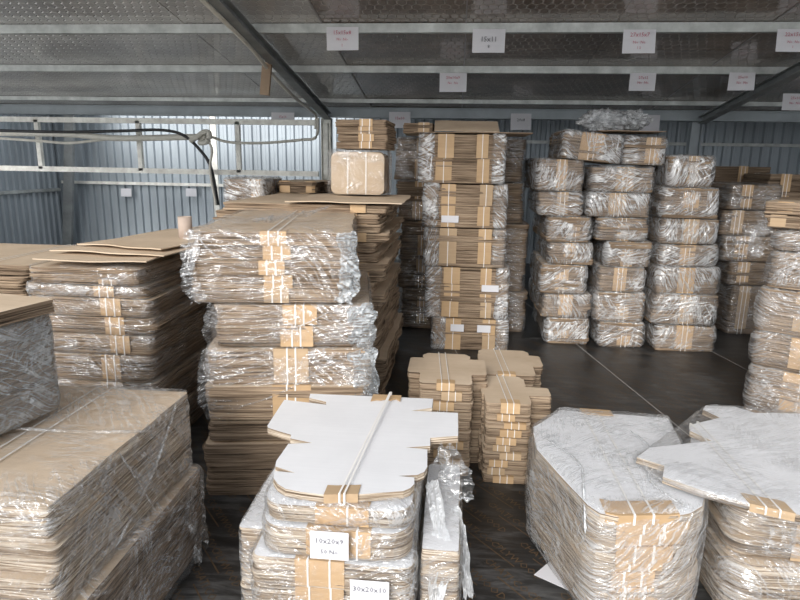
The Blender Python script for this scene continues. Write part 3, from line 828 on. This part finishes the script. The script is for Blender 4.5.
sheet_tail([(-.40, -.1, .17), (-.46, -.2, .13), (-.50, -.30, .12), (-.52, -.36, .05)], .1, jt, FILM_H, seed=8)
for i, (a, b) in enumerate(((0, .085), (.085, .17))):
    c_ = jloc(.165-.01*i, .17)
    package('small unwrapped kraft bundle with strapped bands, %s on the right edge tower' % ['lower one', 'upper one'][i], (c_.x, c_.y, zp+a), rz+.04*i,
            rrect(.36, .46, .012), b-a-.004, n=4, edge=EDGE, top=KRAFT, bands=((-.09, .09), (.07, .09)), straps=(), group=J_GRP, jit=.004, lip=.02)

# ---- G: tall kraft tower in the centre back
G_GRP = 'bundles of the tall centre tower'
gl = [(430, 510, 319, 351), (425, 511, 267.5, 319), (423, 508, 228, 267.5), (422, 509, 183.5, 228), (418, 508, 133, 183.5)]
zp = 0; YG = 5.29
gnames = ['lowest', 'second up, white paper tucked in,', 'middle, two kraft bands,', 'fourth up, torn kraft bands,', 'uppermost wrapped, four kraft patches,']
for i, (x0, x1, yt, yb) in enumerate(gl):
    X0, X1, z0, z1 = front_box(x0, x1, yt, yb, YG); z0 = zp; w = X1-X0-.03
    t = package('film-edged bundle, %s front of the tall centre tower' % gnames[i], ((X0+X1)/2, YG+.3, z0), RNG.uniform(-.015, .015), rrect(w, .56, .05), z1-z0-.01, nb=[2, 3, 1, 2, 2][i], n=[6, 6, 12, 7, 9][i],
                edge=EDGE, top=KRAFT, bands=((-.15, .14), (.17, .11)), straps=(0.,), fm=None, group=G_GRP, jit=.005, rag=.005, torn=True, lip=.03, bj=.012, name='wrapped_cardboard_bundle')
    h = z1-z0-.01
    # film gathered at both ends, the middle left open
    for sgn in (-1, 1):
        oo = [(sgn*(w/2-.06)+p[0], p[1]) for p in rrect(.13 if sgn < 0 else .11, .57, .015)]
        film(oo, .0, h+.004, t, FILM_FAR, .008, .008, .024, name='film_wrap')
    if i in (1, 3):
        xx, zz = ((.20, h*.56), (-.13, h*.12))[i == 3]
        e_ = MB().box(xx-.075, xx+.075, -.305, -.302, zz, zz+.06).out('paper_slip', PAPER, t)
    if i == 0:
        for xx in (-.12, .12): MB().box(xx-.06, xx+.06, -.305, -.302, h*.62, h*.85).out('paper_slip', PAPER, t)
    zp = z1
X0, X1, z0, z1 = front_box(402, 500, 121.5, 133, YG)
package('low unwrapped bundle with one band on top of the tall centre tower', (X0+.13, YG+.4, zp), 0., rrect(.26, .5, .01), z1-zp-.002, n=6, edge=EDGE, top=KRAFT, bands=((.03, .1),), straps=(0.,), group=G_GRP)
o = board('pale kraft flap board tilted on top of the tall centre tower', X0+.27, X1+.0, YG+.06, YG+.34, zp+.062, mat=KRAFT, warp=.008); o.rotation_euler = (.36, 0, .02)
board('wide thin brown board lying under the flap on the centre tower', X0+.1, X1+.28, YG+.02, YG+.62, zp+.002, mat=KRAFT_DK, warp=.004)
gr = [345, 290, 222, 181, 137]; zp = 0; YR = 5.98  # rear column: its shade is put into the darker board colours
for i in range(4):
    x0, x1 = ((398, 527), (397, 528), (396, 526), (394, 527))[i]
    X0, X1, z0, z1 = front_box(x0, x1, gr[i+1], gr[i], YR); z0 = zp
    package('broad shaded wrapped bundle, %s behind the tall centre tower' % ordn(i, 4), ((X0+X1)/2, YR+.35, z0), 0., rrect(X1-X0-.03, .62, .05), z1-z0-.012, nb=2, n=8, edge=EDGE_DK, top=KRAFT_DK,
            bands=((-.4, .1),), fm=FILM, group='shaded bundles behind the centre tower', famp=.012, foff=.012, fstep=.035, jit=.008, rag=.008)
    zp = z1
for k, X in enumerate((-.40, .62)):
    pass

# ---- D: unwrapped flats left of the tower, E bundles standing on it
YD = 3.9
X1 = atY(384, 280, YD).x; X0 = X1-1.15
zl = [atY(370, y, YD).z for y in (205, 214, 224, 233, 243, 254, 263, 273, 283, 294, 308)]
ztop = zl[0]; lv = [0, .17, .34] + sorted(z for z in zl if z > .40)
lv = [lv[0]] + [z for k, z in enumerate(lv[1:]) if True]
nD = len(lv)-1
D_GRP = 'bundles of the unwrapped brown stack'
for i in range(nD):
    dx = (.0, .03, -.02, .02, -.03, .01, .03, -.01, -.02, .03, .0, -.02, .02)[i % 13]
    package('brown unwrapped bundle of flats, %s in the ragged stack behind the big wrapped tower' % ordn(i, nD), ((X0+X1)/2+dx-.02, YD+.70, lv[i]), RNG.uniform(-.02, .02), rrect(1.12, 1.36, .03), lv[i+1]-lv[i]-.003,
            n=max(3, int((lv[i+1]-lv[i])/.016)), edge=EDGE, top=KRAFT, bands=((.39, .12),), straps=(), group=D_GRP, jit=.012, rag=.012, lip=.02, lean=(.012, 0))
xr = atY(405, 207, YD)
o = board('broad tan sheet covering the ragged brown stack, its corner jutting right', atY(296, 200, 4.2).x, atY(403, 205, 4.0).x, 3.86, 4.95, ztop+.005, mat=KRAFT, warp=.012, rz=.03, cut=.12)
ze = ztop+.03
# kraft faced bundle standing on edge
X0, X1, z0, z1 = front_box(329, 385, 150.5, 190, 4.62)
def upright():
    t = empty('wrapped_cardboard_bundle', ((X0+X1)/2, 4.62, ze)); tag(t, 'bundle of kraft sheets standing on edge, plain face forward, two straps, film draped', 'cardboard bundle', 'bundles standing on the brown stack')
    w = X1-X0-.02; h = z1-ze-.01
    o = rrect(w, h, .05, 4); s_ = sheets('cardboard_sheets', [(p[0], p[1]) for p in o], 0, .34, 16, .003, (EDGE, KRAFT), t, .003)
    # lay the pile so that the sheet faces look forward
    s_.rotation_euler = (pi/2, 0, 0); s_.location = (0, .34, h/2)
    for xx in (-.07, .07):
        s2 = MB().box(xx-.004, xx+.004, -.004, -.002, .0, h).box(xx-.004, xx+.004, -.004, .345, h, h+.002).out('strap', STRAP, t)
    film(rrect(w+.03, .36, .03), 0, h+.01, t, FILM, .012, .010, .03).location = (0, .17, 0)
    return t, z1
t, zE = upright()
X0, X1, z0, z1 = front_box(336, 390, 118, 150, 4.55)
package('layered bundle with a column of kraft bands above the upright kraft bundle', ((X0+X1)/2, 4.80, zE+.012), -.04, rrect(X1-X0-.02, .48, .02), z1-zE-.02, nb=4, n=6, edge=EDGE, bands=((.03, .11),), straps=(-.03, .03),
        fm=None, group='bundles standing on the brown stack', jit=.004, bj=.004, lip=.03)
# ---- F: bundles left behind the big tower
F_GRP = 'bundles behind the big wrapped tower'
X0, X1, z0, z1 = front_box(219, 263, 178, 203, 5.0)
lv = [0, .36, .72, 1.08, atY(240, 203, 5.0).z, z1]
for i in range(5):
    package('crinkled wrapped bundle, %s in the short column behind the big wrapped tower' % ordn(i, 5), ((X0+X1)/2, 5.35, lv[i]), RNG.uniform(-.03, .03), rrect(X1-X0-.03, .6, .04), lv[i+1]-lv[i]-.012, n=8, edge=EDGE, bands=((.12, .09),), bmat=BAND,
            fm=FILM_FAR, group=F_GRP, famp=.012, foff=.012, fstep=.03)
X0, X1, z0, z1 = front_box(262, 326, 181, 192, 5.3)
lv = [0, .35, .7, 1.05, atY(290, 193, 5.3).z, z1]
for i in range(5):
    package('brown notched bundle, %s in the column behind the tan-covered stack' % ordn(i, 5), ((X0+X1)/2, 5.75, lv[i]), RNG.uniform(-.03, .03), cross(X1-X0, .8), lv[i+1]-lv[i]-.004, n=8, edge=EDGE_DK, top=KRAFT, bands=((-.12, .09), (.1, .09)), straps=(),
            group=F_GRP, jit=.012, rag=.012)

# ---- C: the big wrapped tower left of centre
rc = radians(9)
bc = atZ(201, 497)                                      # front left corner on the floor
def cworld(lx, ly): return Vector((bc.x+lx*cos(rc)-ly*sin(rc), bc.y+lx*sin(rc)+ly*cos(rc), 0))
def cx_of(px, py):                                     # local x of a pixel on the tower's front plane, and its height
    d = ray(px, py); nrm = Vector((-sin(rc), cos(rc), 0)); t = (bc.dot(nrm))/(d.dot(nrm)); P = Vector((d.x*t, d.y*t, EYE+d.z*t))
    return (P-bc).dot(Vector((cos(rc), sin(rc), 0))), P.z
C_GRP = 'bundles of the big wrapped tower'
cs = [  # px0, px1, pyt, pyb, nb, film, splits
    ('unwrapped brown bundle, lowest in the big tower, resting on the floor', 201, 376, 441, 497, 1, None),
    ('unwrapped brown bundle with paler top, second up in the big tower', 206, 374, 418, 441, 1, None),
    ('wide film-wrapped bundle group, third up in the big tower left of centre', 200, 379, 346, 418, 2, FILM),
    ('film-wrapped bundle group with white strap tangle, fourth up in the big tower', 205, 376, 303, 346, 2, FILM),
    ('large film-wrapped bundle group with five kraft bands on top of the big tower', 183, 359, 229, 303, 5, FILM)]
zp = 0
for i, (lab, p0, p1, yt, yb, nb, fm) in enumerate(cs):
    pm = (p0+p1)/2
    a = cx_of(p0, (yt+yb)/2)[0]; b = cx_of(p1, (yt+yb)/2)[0]; z1 = cx_of(pm, yt)[1]
    dd = (.95, .95, 1.0, .95, 1.35)[i]; c_ = cworld((a+b)/2, dd/2)
    w = b-a-(.03 if i < 2 else .075)
    bb = {0: ((.1*w, .1),), 1: ((.1*w, .1),), 2: ((.0, .17),), 3: ((.03, .18),), 4: ((.02*w, .13),)}[i]
    t = package(lab, (c_.x, c_.y, zp), rc+RNG.uniform(-.01, .01), rrect(w, dd, .03), z1-zp-.012, nb=nb, n={0: 16, 1: 6, 2: 9, 3: 7, 4: 6}[i], edge=EDGE_DK if i < 2 else EDGE, top=KRAFT, bands=bb,
                straps=() if i < 2 else (-.02, .02), fm=fm, group=C_GRP, jit=.006, rag=.005, foff=.014, famp=.008, fstep=.026, bj=.015, sw=.007, rnd=.01 if fm else 0)
    if i == 4:
        h = z1-zp
        strand([(-w*.45, -dd/2-.03, h*.95), (-w*.38, -dd/2-.035, h*.75), (-w*.28, -dd/2-.035, h*.62), (-w*.1, -dd/2-.03, h*.75), (w*.05, -dd/2-.03, h*.97)], .008, t)
        sheet_tail([(-w*.47, -dd/2-.02, h*.97), (-w*.5, -dd/2-.03, h*.6), (-w*.5, -dd/2-.035, h*.3), (-w*.46, -dd/2-.02, h*.02)], .1, t, FILM_H, seed=2)
        sheet_tail([(w*.47, -dd/2-.02, h*.97), (w*.49, -dd/2-.03, h*.6), (w*.49, -dd/2-.035, h*.3), (w*.45, -dd/2-.02, h*.02)], .12, t, FILM_G, seed=3)
        sheet_tail([(-w*.3, -dd/2+.02, h+.03), (-w*.05, -dd/2+.12, h+.035), (w*.15, -dd/2+.5, h+.03), (w*.28, dd/2-.2, h+.03)], .05, t, FILM_H, seed=12, nrm=(0, 0, 1))
    if i in (2, 3):
        h = z1-zp
        sheet_tail([(-w*.47, -dd/2-.02, h*.97), (-w*.5, -dd/2-.03, h*.6), (-w*.5, -dd/2-.035, h*.3), (-w*.46, -dd/2-.02, h*.02)], .1, t, FILM_H, seed=20+i)
        sheet_tail([(w*.44, -dd/2-.02, h*.97), (w*.47, -dd/2-.03, h*.6), (w*.47, -dd/2-.035, h*.3), (w*.43, -dd/2-.02, h*.02)], .16, t, FILM_G, seed=30+i)
        strand([(-w*.3, -dd/2-.03, h*.2), (-w*.1, -dd/2-.035, h*.35), (w*.12, -dd/2-.03, h*.6), (w*.3, -dd/2-.03, h*.95)], .006, t)
    zp = z1

# ---- B: pile behind the left front one
YBf = 3.0
X1 = atY(150, 300, YBf).x
lvB = [atY(100, y, YBf).z for y in (382, 355, 335, 317, 298, 286, 268)]
lvB = [0, .22, .44] + [z for z in lvB if z > .5]
nB = len(lvB)-1
B_GRP = 'bundles of the pile behind the left front pile'
for i in range(nB):
    x1 = X1+(-.0 if i < nB-2 else (-.02 if i == nB-2 else -.05)); x0 = atY(22, 300, YBf).x+(0. if i < nB-1 else .03)
    package('wrapped brown bundle, %s in the pile under the loose tan sheets' % ordn(i, nB), ((x0+x1)/2+RNG.uniform(-.012, .012), YBf+.62, lvB[i]), RNG.uniform(-.02, .02), rrect(x1-x0-.03, 1.2, .04), lvB[i+1]-lvB[i]-.006, n=max(4, int((lvB[i+1]-lvB[i])/.011)),
            edge=EDGE, top=KRAFT, bands=((.14, .12),), straps=(-.025, .025), fm=FILM, group=B_GRP, jit=.006, rag=.006, famp=.009, foff=.014, fstep=.03, sag=.0, bj=.04)
zB = lvB[-1]+.03
S_GRP = 'loose tan sheets on the left rear pile'
pl = [((18, 262), (60, 240), 'large loose tan sheet on the left rear pile, lowest and reaching forward')]
xa = atZ(20, 268, zB).x; xb = atZ(188, 240, zB).x
xl = atZ(14, 264, zB).x
board('large loose tan sheet on the left rear pile, lowest and reaching forward', xl, X1-.01, 2.98, 4.15, zB, mat=KRAFT, warp=.012, rz=.03, cut=.08, group=S_GRP)
board('loose tan sheet lying askew on the left rear pile, middle one', xl+.05, X1+.12, 3.12, 4.35, zB+.022, mat=KRAFT, warp=.014, rz=-.10, cut=.10, group=S_GRP)
board('topmost loose tan sheet on the left rear pile, beside the paper tube', xl+.22, X1+.16, 3.2, 4.55, zB+.046, mat=KRAFT, warp=.014, rz=-.22, cut=.08, group=S_GRP)
p = atZ(186, 239, zB+.06)
mb = MB(); n_ = 24; R1, R0, hh = .042, .036, .135
t = empty('paper_tube', (p.x, p.y, zB+.064)); tag(t, 'short pinkish cardboard tube standing on the loose tan sheets', 'cardboard tube')
V = [(r*cos(2*pi*k/n_), r*sin(2*pi*k/n_), z) for (r, z) in ((R1, 0), (R1, hh), (R0, hh), (R0, 0)) for k in range(n_)]
F = [(a*n_+k, a*n_+(k+1) % n_, ((a+1) % 4)*n_+(k+1) % n_, ((a+1) % 4)*n_+k) for a in range(4) for k in range(n_)]
mesh('tube_wall', V, F, TUBE, t, True)
# further bundle stack at far left
X1b = atY(20, 280, 3.3).x-.03
lv = [0, .3, .6, .86, lvB[-1]-.17, lvB[-1]-.07]
for i in range(5):
    package('brown bundle, %s in the stack left of the loose tan sheets' % ordn(i, 5), (X1b-.475, 3.85, lv[i]), RNG.uniform(-.05, .05), rrect(.95, .9, .03), lv[i+1]-lv[i]-.004, n=12, edge=EDGE, top=KRAFT, bands=((.2, .12),), group='bundles at the far left', jit=.012, rag=.01)

# ---- A: left front pile, two big wrapped packages and one box-like package above
A_GRP = 'packages of the left front pile'
zA = 0.; ya = 2.22
cb = atZ(198, 548)                                     # lower back right corner
lowx = cb.x; back = cb.y
zlow = zat(200, 466, Vector((lowx, back, 0)))
ztopA = zat(186, 388, Vector((lowx-.05, back, 0)))
Aw = 1.2
fr = atZ(48, 506, ztopA); bk = atZ(186, 388, ztopA)
Adep = bk.y-fr.y; back = bk.y
low_dep = Adep+.12
t = package('large film-wrapped package of brown flats, lower half of the left front pile', (bk.x+.035-Aw/2, back-low_dep/2+.02, 0), .0, rrect(Aw, low_dep, .03), zlow-.012, nb=1, n=26, edge=EDGE_DK, top=KRAFT, bands=((.2, .12),), fm=FILM_H, group=A_GRP, foff=.02, famp=.014, fstep=.022, jit=.004)
sheet_tail([(Aw/2+.03, low_dep*.35, zlow-.02), (Aw/2+.04, .3*low_dep, zlow*.6), (Aw/2+.035, .36*low_dep, zlow*.3), (Aw/2+.04, .33*low_dep, .03)], .09, t, FILM_H, seed=40, nrm=(1, 0, 0))
hA = ztopA-zlow
t = package('large film-wrapped package of brown flats, upper half of the left front pile', (bk.x-Aw/2+.005, (fr.y+bk.y)/2, zlow), .0, rrect(Aw-.01, Adep-.02, .012), hA-.01, nb=3, n=14, splits=[0, .33, .72, 1.], edge=EDGE_W, top=KRAFT, bands=((.27, .14),), straps=(-.03, .03), fm=FILM_H, group=A_GRP, foff=.016, famp=.010, fstep=.022, jit=.005, rag=.006)
strand([(Aw/2+.0, Adep/2-.02, hA-.02), (Aw/2+.0, Adep*.2, hA-.05), (Aw/2-.02, .0, hA+.01), (Aw*.2, -.03, hA+.012), (-Aw*.2, -.0, hA+.012)], .010, t)
strand([(Aw/2+.01, Adep*.36, hA*.95), (Aw/2+.02, Adep*.1, hA*.45), (Aw/2+.02, -Adep*.2, hA*.1)], .008, t)
strand([(Aw/2+.01, -Adep*.1, hA*.93), (Aw/2+.02, -Adep*.0, hA*.45), (Aw/2+.02, Adep*.1, hA*.0)], .006, t)
# package on top
q0 = atZ(66, 406, ztopA+.02); q1 = atZ(0, 436, ztopA+.02)
ztl = zat(60, 311, q0); zt2 = zat(60, 298, q0)
ang = atan2(q1.y-q0.y, q1.x-q0.x)+pi/2
L_ = 1.1; wid = .8
dirv = Vector((sin(ang), -cos(ang), 0))                # from the back right corner towards the camera
lat = Vector((-cos(ang), -sin(ang), 0))
cc = q0+dirv*(L_/2)+lat*(wid/2)
t = package('tightly wrapped grey-looking package with a brown lid, on top of the left front pile', (cc.x, cc.y, ztopA+.02), ang, rrect(wid-.02, L_-.02, .02), ztl-ztopA-.03, nb=1, n=16, edge=EDGE_DK, top=KRAFT, bands=(), fm=FILM_G, group=A_GRP, foff=.010, famp=.005, fstep=.02, jit=.003)
hl = ztl-ztopA-.02
s_ = sheets('lid_boards', rrect(wid+.03, L_+.0, .006, 1), hl+.002, zt2-ztl, 4, .004, (EDGE_DK, KRAFT), t, .004)

# ---- K: four low stacks of notched kraft bundles in the middle
K_GRP = 'strapped kraft bundles in the low middle stacks'
def kstack(px0, px1, pys, Y, dep, shape, name, hidden=(), toplabel=None, topw=1., wear=1.3, straps=(-.018, .018)):
    lev = [atY((px0+px1)/2, y, Y).z for y in pys]
    lev = [0]+[z for z in hidden]+[z for z in lev if z > .02]
    n = len(lev)-1
    X0 = atY(px0, pys[-1], Y).x; X1 = atY(px1, pys[-1], Y).x; w = X1-X0
    for i in range(n):
        top = i == n-1
        o = shape(w*wear, dep)
        package('strapped kraft bundle, %s in the %s' % (ordn(i, n), name), ((X0+X1)/2+RNG.uniform(-.006, .006), Y+dep/2+RNG.uniform(-.006, .006), lev[i]), RNG.uniform(-.015, .015), o, lev[i+1]-lev[i]-.0065, n=max(2, int((lev[i+1]-lev[i])/.009)), edge=EDGE, top=KRAFT,
                bands=((0. if top else RNG.uniform(-.06, .06)*w*3, .105),), straps=straps, group=K_GRP, jit=.002, rag=.0008, bj=.01, sw=.004, lip=.05 if top else .02, skew=-.05*w*2 if top else 0)
    return lev
def kdep(px, yf, yb, Y):
    z = atY(px, yf, Y).z; return atZ(px, yb, z).y-Y
sh1 = lambda w, d: ears(w, d, .5, .12, .30, .62)
kr = kstack(486, 533, (476, 468, 460, 452, 445, 437, 429, 422, 414, 402), 2.95, kdep(510, 402, 375, 2.95), sh1, 'front right low stack', wear=1.)
sh2 = lambda w, d: ears(w, d, .30, .85, .30, .82)
kl = kstack(419, 473, (476, 467, 458, 449, 440, 430, 420, 411, 401, 391, 382), 3.0, kdep(446, 382, 352, 3.0), sh2, 'left low stack', wear=1.)
sh3 = lambda w, d: ears(w, d, .2, .1, .36, .8)
Y3_ = 3.0+kdep(446, 382, 352, 3.0)+.05
kb = kstack(480, 536, (440, 428, 416, 404, 392, 383, 373), max(Y3_-.1, 3.0+kdep(510, 402, 375, 2.95)+.02), .50, sh3, 'back right low stack', wear=1.)

# ---- L: the white-topped pile in front
def px_outline(pts, z):
    P = [atZ(x, y, z) for x, y in pts]; c = sum(P, Vector())/len(P)
    o = [(p.x-c.x, p.y-c.y) for p in P]
    A = sum(o[i][0]*o[(i+1) % len(o)][1]-o[(i+1) % len(o)][0]*o[i][1] for i in range(len(o)))
    return (o if A > 0 else o[::-1]), c
zL = .62
Ltop = [(310, 393), (433, 398), (432, 407), (411, 410), (458, 412), (458, 435), (430, 437), (430, 445), (405, 446.5), (427, 448.5), (427, 466), (424, 471), (417, 474), (398, 475), (414, 476.5), (414, 483), (410, 487), (403, 490),
        (363, 493), (326, 494), (300, 491), (285, 488), (277, 483), (273, 477), (274, 470), (295, 472), (275, 465.5), (276, 460), (288, 443), (312, 442), (290, 437.5), (291, 434), (268, 427), (267, 425), (284, 399), (326, 404), (326, 401), (309, 397)]
oL, cL = px_outline(Ltop, zL)
L_GRP = 'white-topped bundles of the front centre pile'
yfront = min(p[1] for p in oL)+cL.y
hz = lambda py: atY(340, py, yfront).z
zz = [hz(y) for y in (495, 503, 523, 554)]
def scaled(o, sx, sy, dx=0, dy=0): return [(p[0]*sx+dx, p[1]*sy+dy) for p in o]
ztop2 = hz(499)+.0
t = package('die-cut white box blanks, top bundle of the front centre pile with a long white strap', (cL.x, cL.y, zL-.032), 0, oL, .032, n=8, edge=EDGE_W, top=WHITE, bands=((.02, .115),), straps=(), group=L_GRP, jit=.0015, rag=.001, lip=.05, bj=0)
# back kraft piece and the doubled strap running front to back
yb = ext(oL, .05)[1]
o2 = [(p[0], -p[1]) for p in oL][::-1]
bb_ = band(o2, .07, .13, 0.003, .031, t, BAND, .05, torn=True); bb_.rotation_euler = (0, 0, 0)
bb_.data.transform(Matrix.Scale(-1, 4, (0, 1, 0))); bb_.data.flip_normals()
for dx in (-.004, .012):
    a = Vector((.02+dx, ext(oL, .02)[0]-.010, 0)); b = Vector((.085+dx*.3, yb+.004, 0))
    MB().bar((a.x, a.y, .0), (a.x, a.y, .039), .006, .002, (0, 1, 0)).bar((a.x, a.y, .039), (b.x, b.y, .052), .006, .002).bar((b.x, b.y, .052), (b.x, b.y+.004, .0), .006, .002, (0, 1, 0)).out('strap', STRAP, t)
# second and third bundles: rounded front, wrapped
z3 = hz(554); z2 = hz(523); z1_ = zL-.034
def rl(px0, px1, py, dep, z, back=None):
    a = atZ(px0, py, z); b = atZ(px1, py, z); return (a.x+b.x)/2, b.x-a.x, a.y
xc, w_, y0 = rl(263, 412, 510, .6, z1_)
w_ = atY(412, 510, yfront).x-atY(263, 510, yfront).x; xc = (atY(412, 510, yfront).x+atY(263, 510, yfront).x)/2
w3 = w_+.01
oB = rrect(w_, .60, .07, 5)
yy = yfront-.01
package('rounded white bundle under the die-cut blanks with a wide kraft band', (xc, yy+.30, z2), .0, oB, z1_-z2-.004, n=14, edge=EDGE_W, top=WHITE, bands=((.02, .17),), straps=(0.02,), fm=FILM_H, group=L_GRP, foff=.012, famp=.008, fstep=.018, jit=.003, rag=.003, bj=0, lip=.04)
t = package('rounded white bundle carrying the upper paper label in the front centre pile', (xc-.005, yy+.29, z3), .0, rrect(w3, .60, .08, 5), z2-z3-.012, n=16, edge=EDGE_W, top=WHITE, bands=((.015, .20),), straps=(.06,), fm=FILM_H, group=L_GRP, foff=.012, famp=.008, fstep=.018, jit=.003, rag=.003, bj=0, lip=.04)
def label_on(parent, px0, px1, pyt, pyb, Y, lines, lab):
    x0, x1, z0, z1 = front_box(px0, px1, pyt, pyb, Y)
    e = empty('paper_label', ((x0+x1)/2, Y, z0)); tag(e, lab, 'paper label', 'paper labels on the front centre pile')
    w = x1-x0; h = z1-z0
    MB().box(-w/2, w/2, 0, .001, 0, h).out('sheet', PAPER, e)
    for s, fz, sz in lines: text_mesh(s, sz*h, 'writing', INK_BK, e, (0, -.0012, h*fz), (pi/2, 0, 0), 1)
label_on(None, 310, 348.5, 532, 559.5, yy-.05, [('10x20x9', .66, .27), ('50 No', .27, .22)], 'white paper label on the third bundle of the front centre pile')
# package 4
zb4 = zat(330, 554, Vector((0, yy, 0)))
x0 = atY(254, 580, yy).x; x1 = atY(412, 580, yy).x
package('wide white package of flats under the rounded bundles in the front centre pile', ((x0+x1)/2+.0, yy+.31, .20), .0, rrect(x1-x0, .66, .03), z3-.20-.006, nb=2, n=16, edge=EDGE_W, top=WHITE, bands=((-.035, .15),), straps=(-.035, .035), fm=FILM_H, group=L_GRP, foff=.014, famp=.009, fstep=.02, jit=.004, rag=.005, bj=.004, lip=.03)
label_on(None, 350, 389, 581, 612, yy-.06, [('30x20x10', .72, .24), ('50 No', .3, .2)], 'white paper label on the lower package of the front centre pile')
# package 5 at left and right, lower and broader, standing behind package 4
x0 = atY(238, 560, yy+.12).x; x1 = atY(463, 560, yy+.1).x
z5 = .40
package('film-wrapped white package standing left of the centre pile core', (x0+.062, yy+.44, 0), .0, rrect(.115, .62, .015), z5, nb=1, n=30, edge=EDGE_W, top=WHITE, bands=(), fm=FILM_H, group=L_GRP, foff=.008, famp=.006, fstep=.02, jit=.003)
t = package('film-wrapped white package standing right of the centre pile core', (x1-.075, yy+.34, 0), .0, rrect(.125, .58, .01), z5+.02, nb=1, n=30, edge=EDGE_W, top=WHITE, bands=(), fm=FILM, group=L_GRP, foff=.008, famp=.006, fstep=.02, jit=.003)
sheet_tail([(-.045, -.05, z5+.13), (-.015, -.16, z5+.06), (.00, -.25, z5-.02), (-.01, -.31, z5-.15), (-.02, -.32, z5-.34)], .07, t, FILM_W, seed=52)
sheet_tail([(-.03, .10, z5+.17), (.02, .06, z5+.15), (.05, .04, z5+.08), (.06, .0, z5+.03)], .15, t, FILM_H, seed=53)
sheet_tail([(.04, -.05, z5+.03), (.07, -.14, z5-.02), (.085, -.2, z5-.10), (.10, -.26, z5-.17)], .05, t, FILM_W, seed=54)
package('low brown package on the floor under the front centre pile', ((x0+x1)/2, yy+.34, 0), .0, rrect(x1-x0-.34, .62, .03), .195, n=14, edge=EDGE_W, top=WHITE, bands=((-.03, .15),), fm=None, group=L_GRP)

# ---- M: wrapped white pile at front right
zM = .45
Mtop = [(560, 408), (668, 416), (680, 440), (695, 475), (705, 490), (702, 503), (690, 510), (676, 513), (617, 514), (600, 510), (588, 502), (580, 493), (537, 447), (534, 425)]
oM, cM = px_outline(Mtop, zM)
yM = min(p[1] for p in oM)+cM.y
lv = [atY(650, y, yM).z for y in (600, 590, 575, 567, 550, 537, 526, 514)]
lv = [0, .055, .10] + [z for z in lv if z > .125]
hM = zM; sp = [0]+[z/zM for z in lv[1:-1]]+[1.]
M_ = package('tall film-wrapped pile of white-lined bundles with staggered kraft bands, front right', (cM.x, cM.y, 0), 0, oM, zM, nb=len(sp)-1, n=4, splits=sp, edge=EDGE_W, top=KRAFT, top_last=WHITE, bands=((atY(650, 520, yM).x-cM.x, .225),), straps=(-.035, .035), fm=FILM_M,
        jit=.004, rag=.004, foff=.014, famp=.010, fstep=.018, bj=.035, bwv=.4, lip=.09, cat='wrapped pile', name='wrapped_cardboard_pile', sw=.008, rnd=.015)
o2 = [(p[0], -p[1]) for p in oM][::-1]
bb_ = band(o2, .0, .15, hM-.03, hM, M_, BAND, .06)
bb_.data.transform(Matrix.Scale(-1, 4, (0, 1, 0))); bb_.data.flip_normals()
strand([(-.30, .2, hM+.02), (-.2, .0, hM+.02), (-.22, -.2, hM+.02), (-.23, -.33, hM*.8)], .006, M_, FILM_W)
strand([(.1, .35, hM+.02), (.15, .1, hM+.02), (.05, -.1, hM+.02), (.12, -.3, hM+.02)], .005, M_, FILM_W)

# ---- N: rightmost white pile with overhanging blanks
zN = .50
Mx = .02
Ntop = [(637, 456.5), (665, 465), (663, 476), (700, 489), (745, 502), (800, 514), (850, 524), (900, 500), (880, 440), (800, 413), (754, 412), (735, 406), (706, 405), (703, 409), (720, 417), (691, 424), (690, 430), (712, 440), (650, 447)]
oN, cN = px_outline(Ntop, zN)
N_ = package('overhanging white die-cut blanks lying skewed on the pile at the right edge', (cN.x, cN.y, zN-.030), 0, oN, .030, n=7, edge=EDGE_W, top=WHITE, bands=((atZ(770, 506, zN).x-cN.x, .15),), straps=(-.02, .02), fm=None, group='white bundles of the right edge pile', jit=.001, rag=.001, bj=0, lip=.07)
film(oN, .0, .033, N_, FILM, .006, .007, .022, name='film_wrap')
xa = atY(712, 540, 2.05).x+.08
package('film-wrapped white-lined bundles, upper part of the pile at the right edge', (xa+.33, 2.36, .25), -.05, rrect(.62, .56, .07, 4), zN-.035-.25, nb=3, n=5, edge=EDGE_W, top=KRAFT, top_last=WHITE, bands=((.0, .16),), fm=FILM_H, group='white bundles of the right edge pile', foff=.014, famp=.012, fstep=.018, jit=.006, rag=.006, rnd=.02)
package('film-wrapped white-lined bundles, lower part of the pile at the right edge', (xa+.33, 2.36, 0), .05, rrect(.66, .60, .09, 4), .238, nb=3, n=5, edge=EDGE_W, top=KRAFT, bands=((.05, .16),), fm=FILM_H, group='white bundles of the right edge pile', foff=.014, famp=.012, fstep=.018, jit=.006, rag=.006, rnd=.02)

# =================================================================== DAYLIGHT
w = bpy.data.worlds.new('daylight'); sc.world = w; w.use_nodes = True
nt = w.node_tree; nt.nodes.clear(); n = N(nt)
tc = n('TexCoord'); sx = n('SeparateXYZ'); n.link(tc.outputs['Generated'], sx.inputs[0])
c = n.ramp(n.math('ADD', n.math('MULTIPLY', sx.outputs[2], .5), .5), [(.45, (.55, .56, .56)), (.52, (.95, .97, 1.)), (1., (.88, .93, 1.))])
bg = n('Background'); n.link(c, bg.inputs[0]); bg.inputs[1].default_value = 1.65
o = n('OutputWorld'); n.link(bg.outputs[0], o.inputs[0])
sd = bpy.data.lights.new('sun', 'SUN'); sd.energy = 3.7; sd.angle = radians(28); sd.color = (1., .97, .93)
so = bpy.data.objects.new('sun', sd); COL.objects.link(so)
so.rotation_euler = Vector((.22, .88, -.43)).to_track_quat('-Z', 'Y').to_euler()
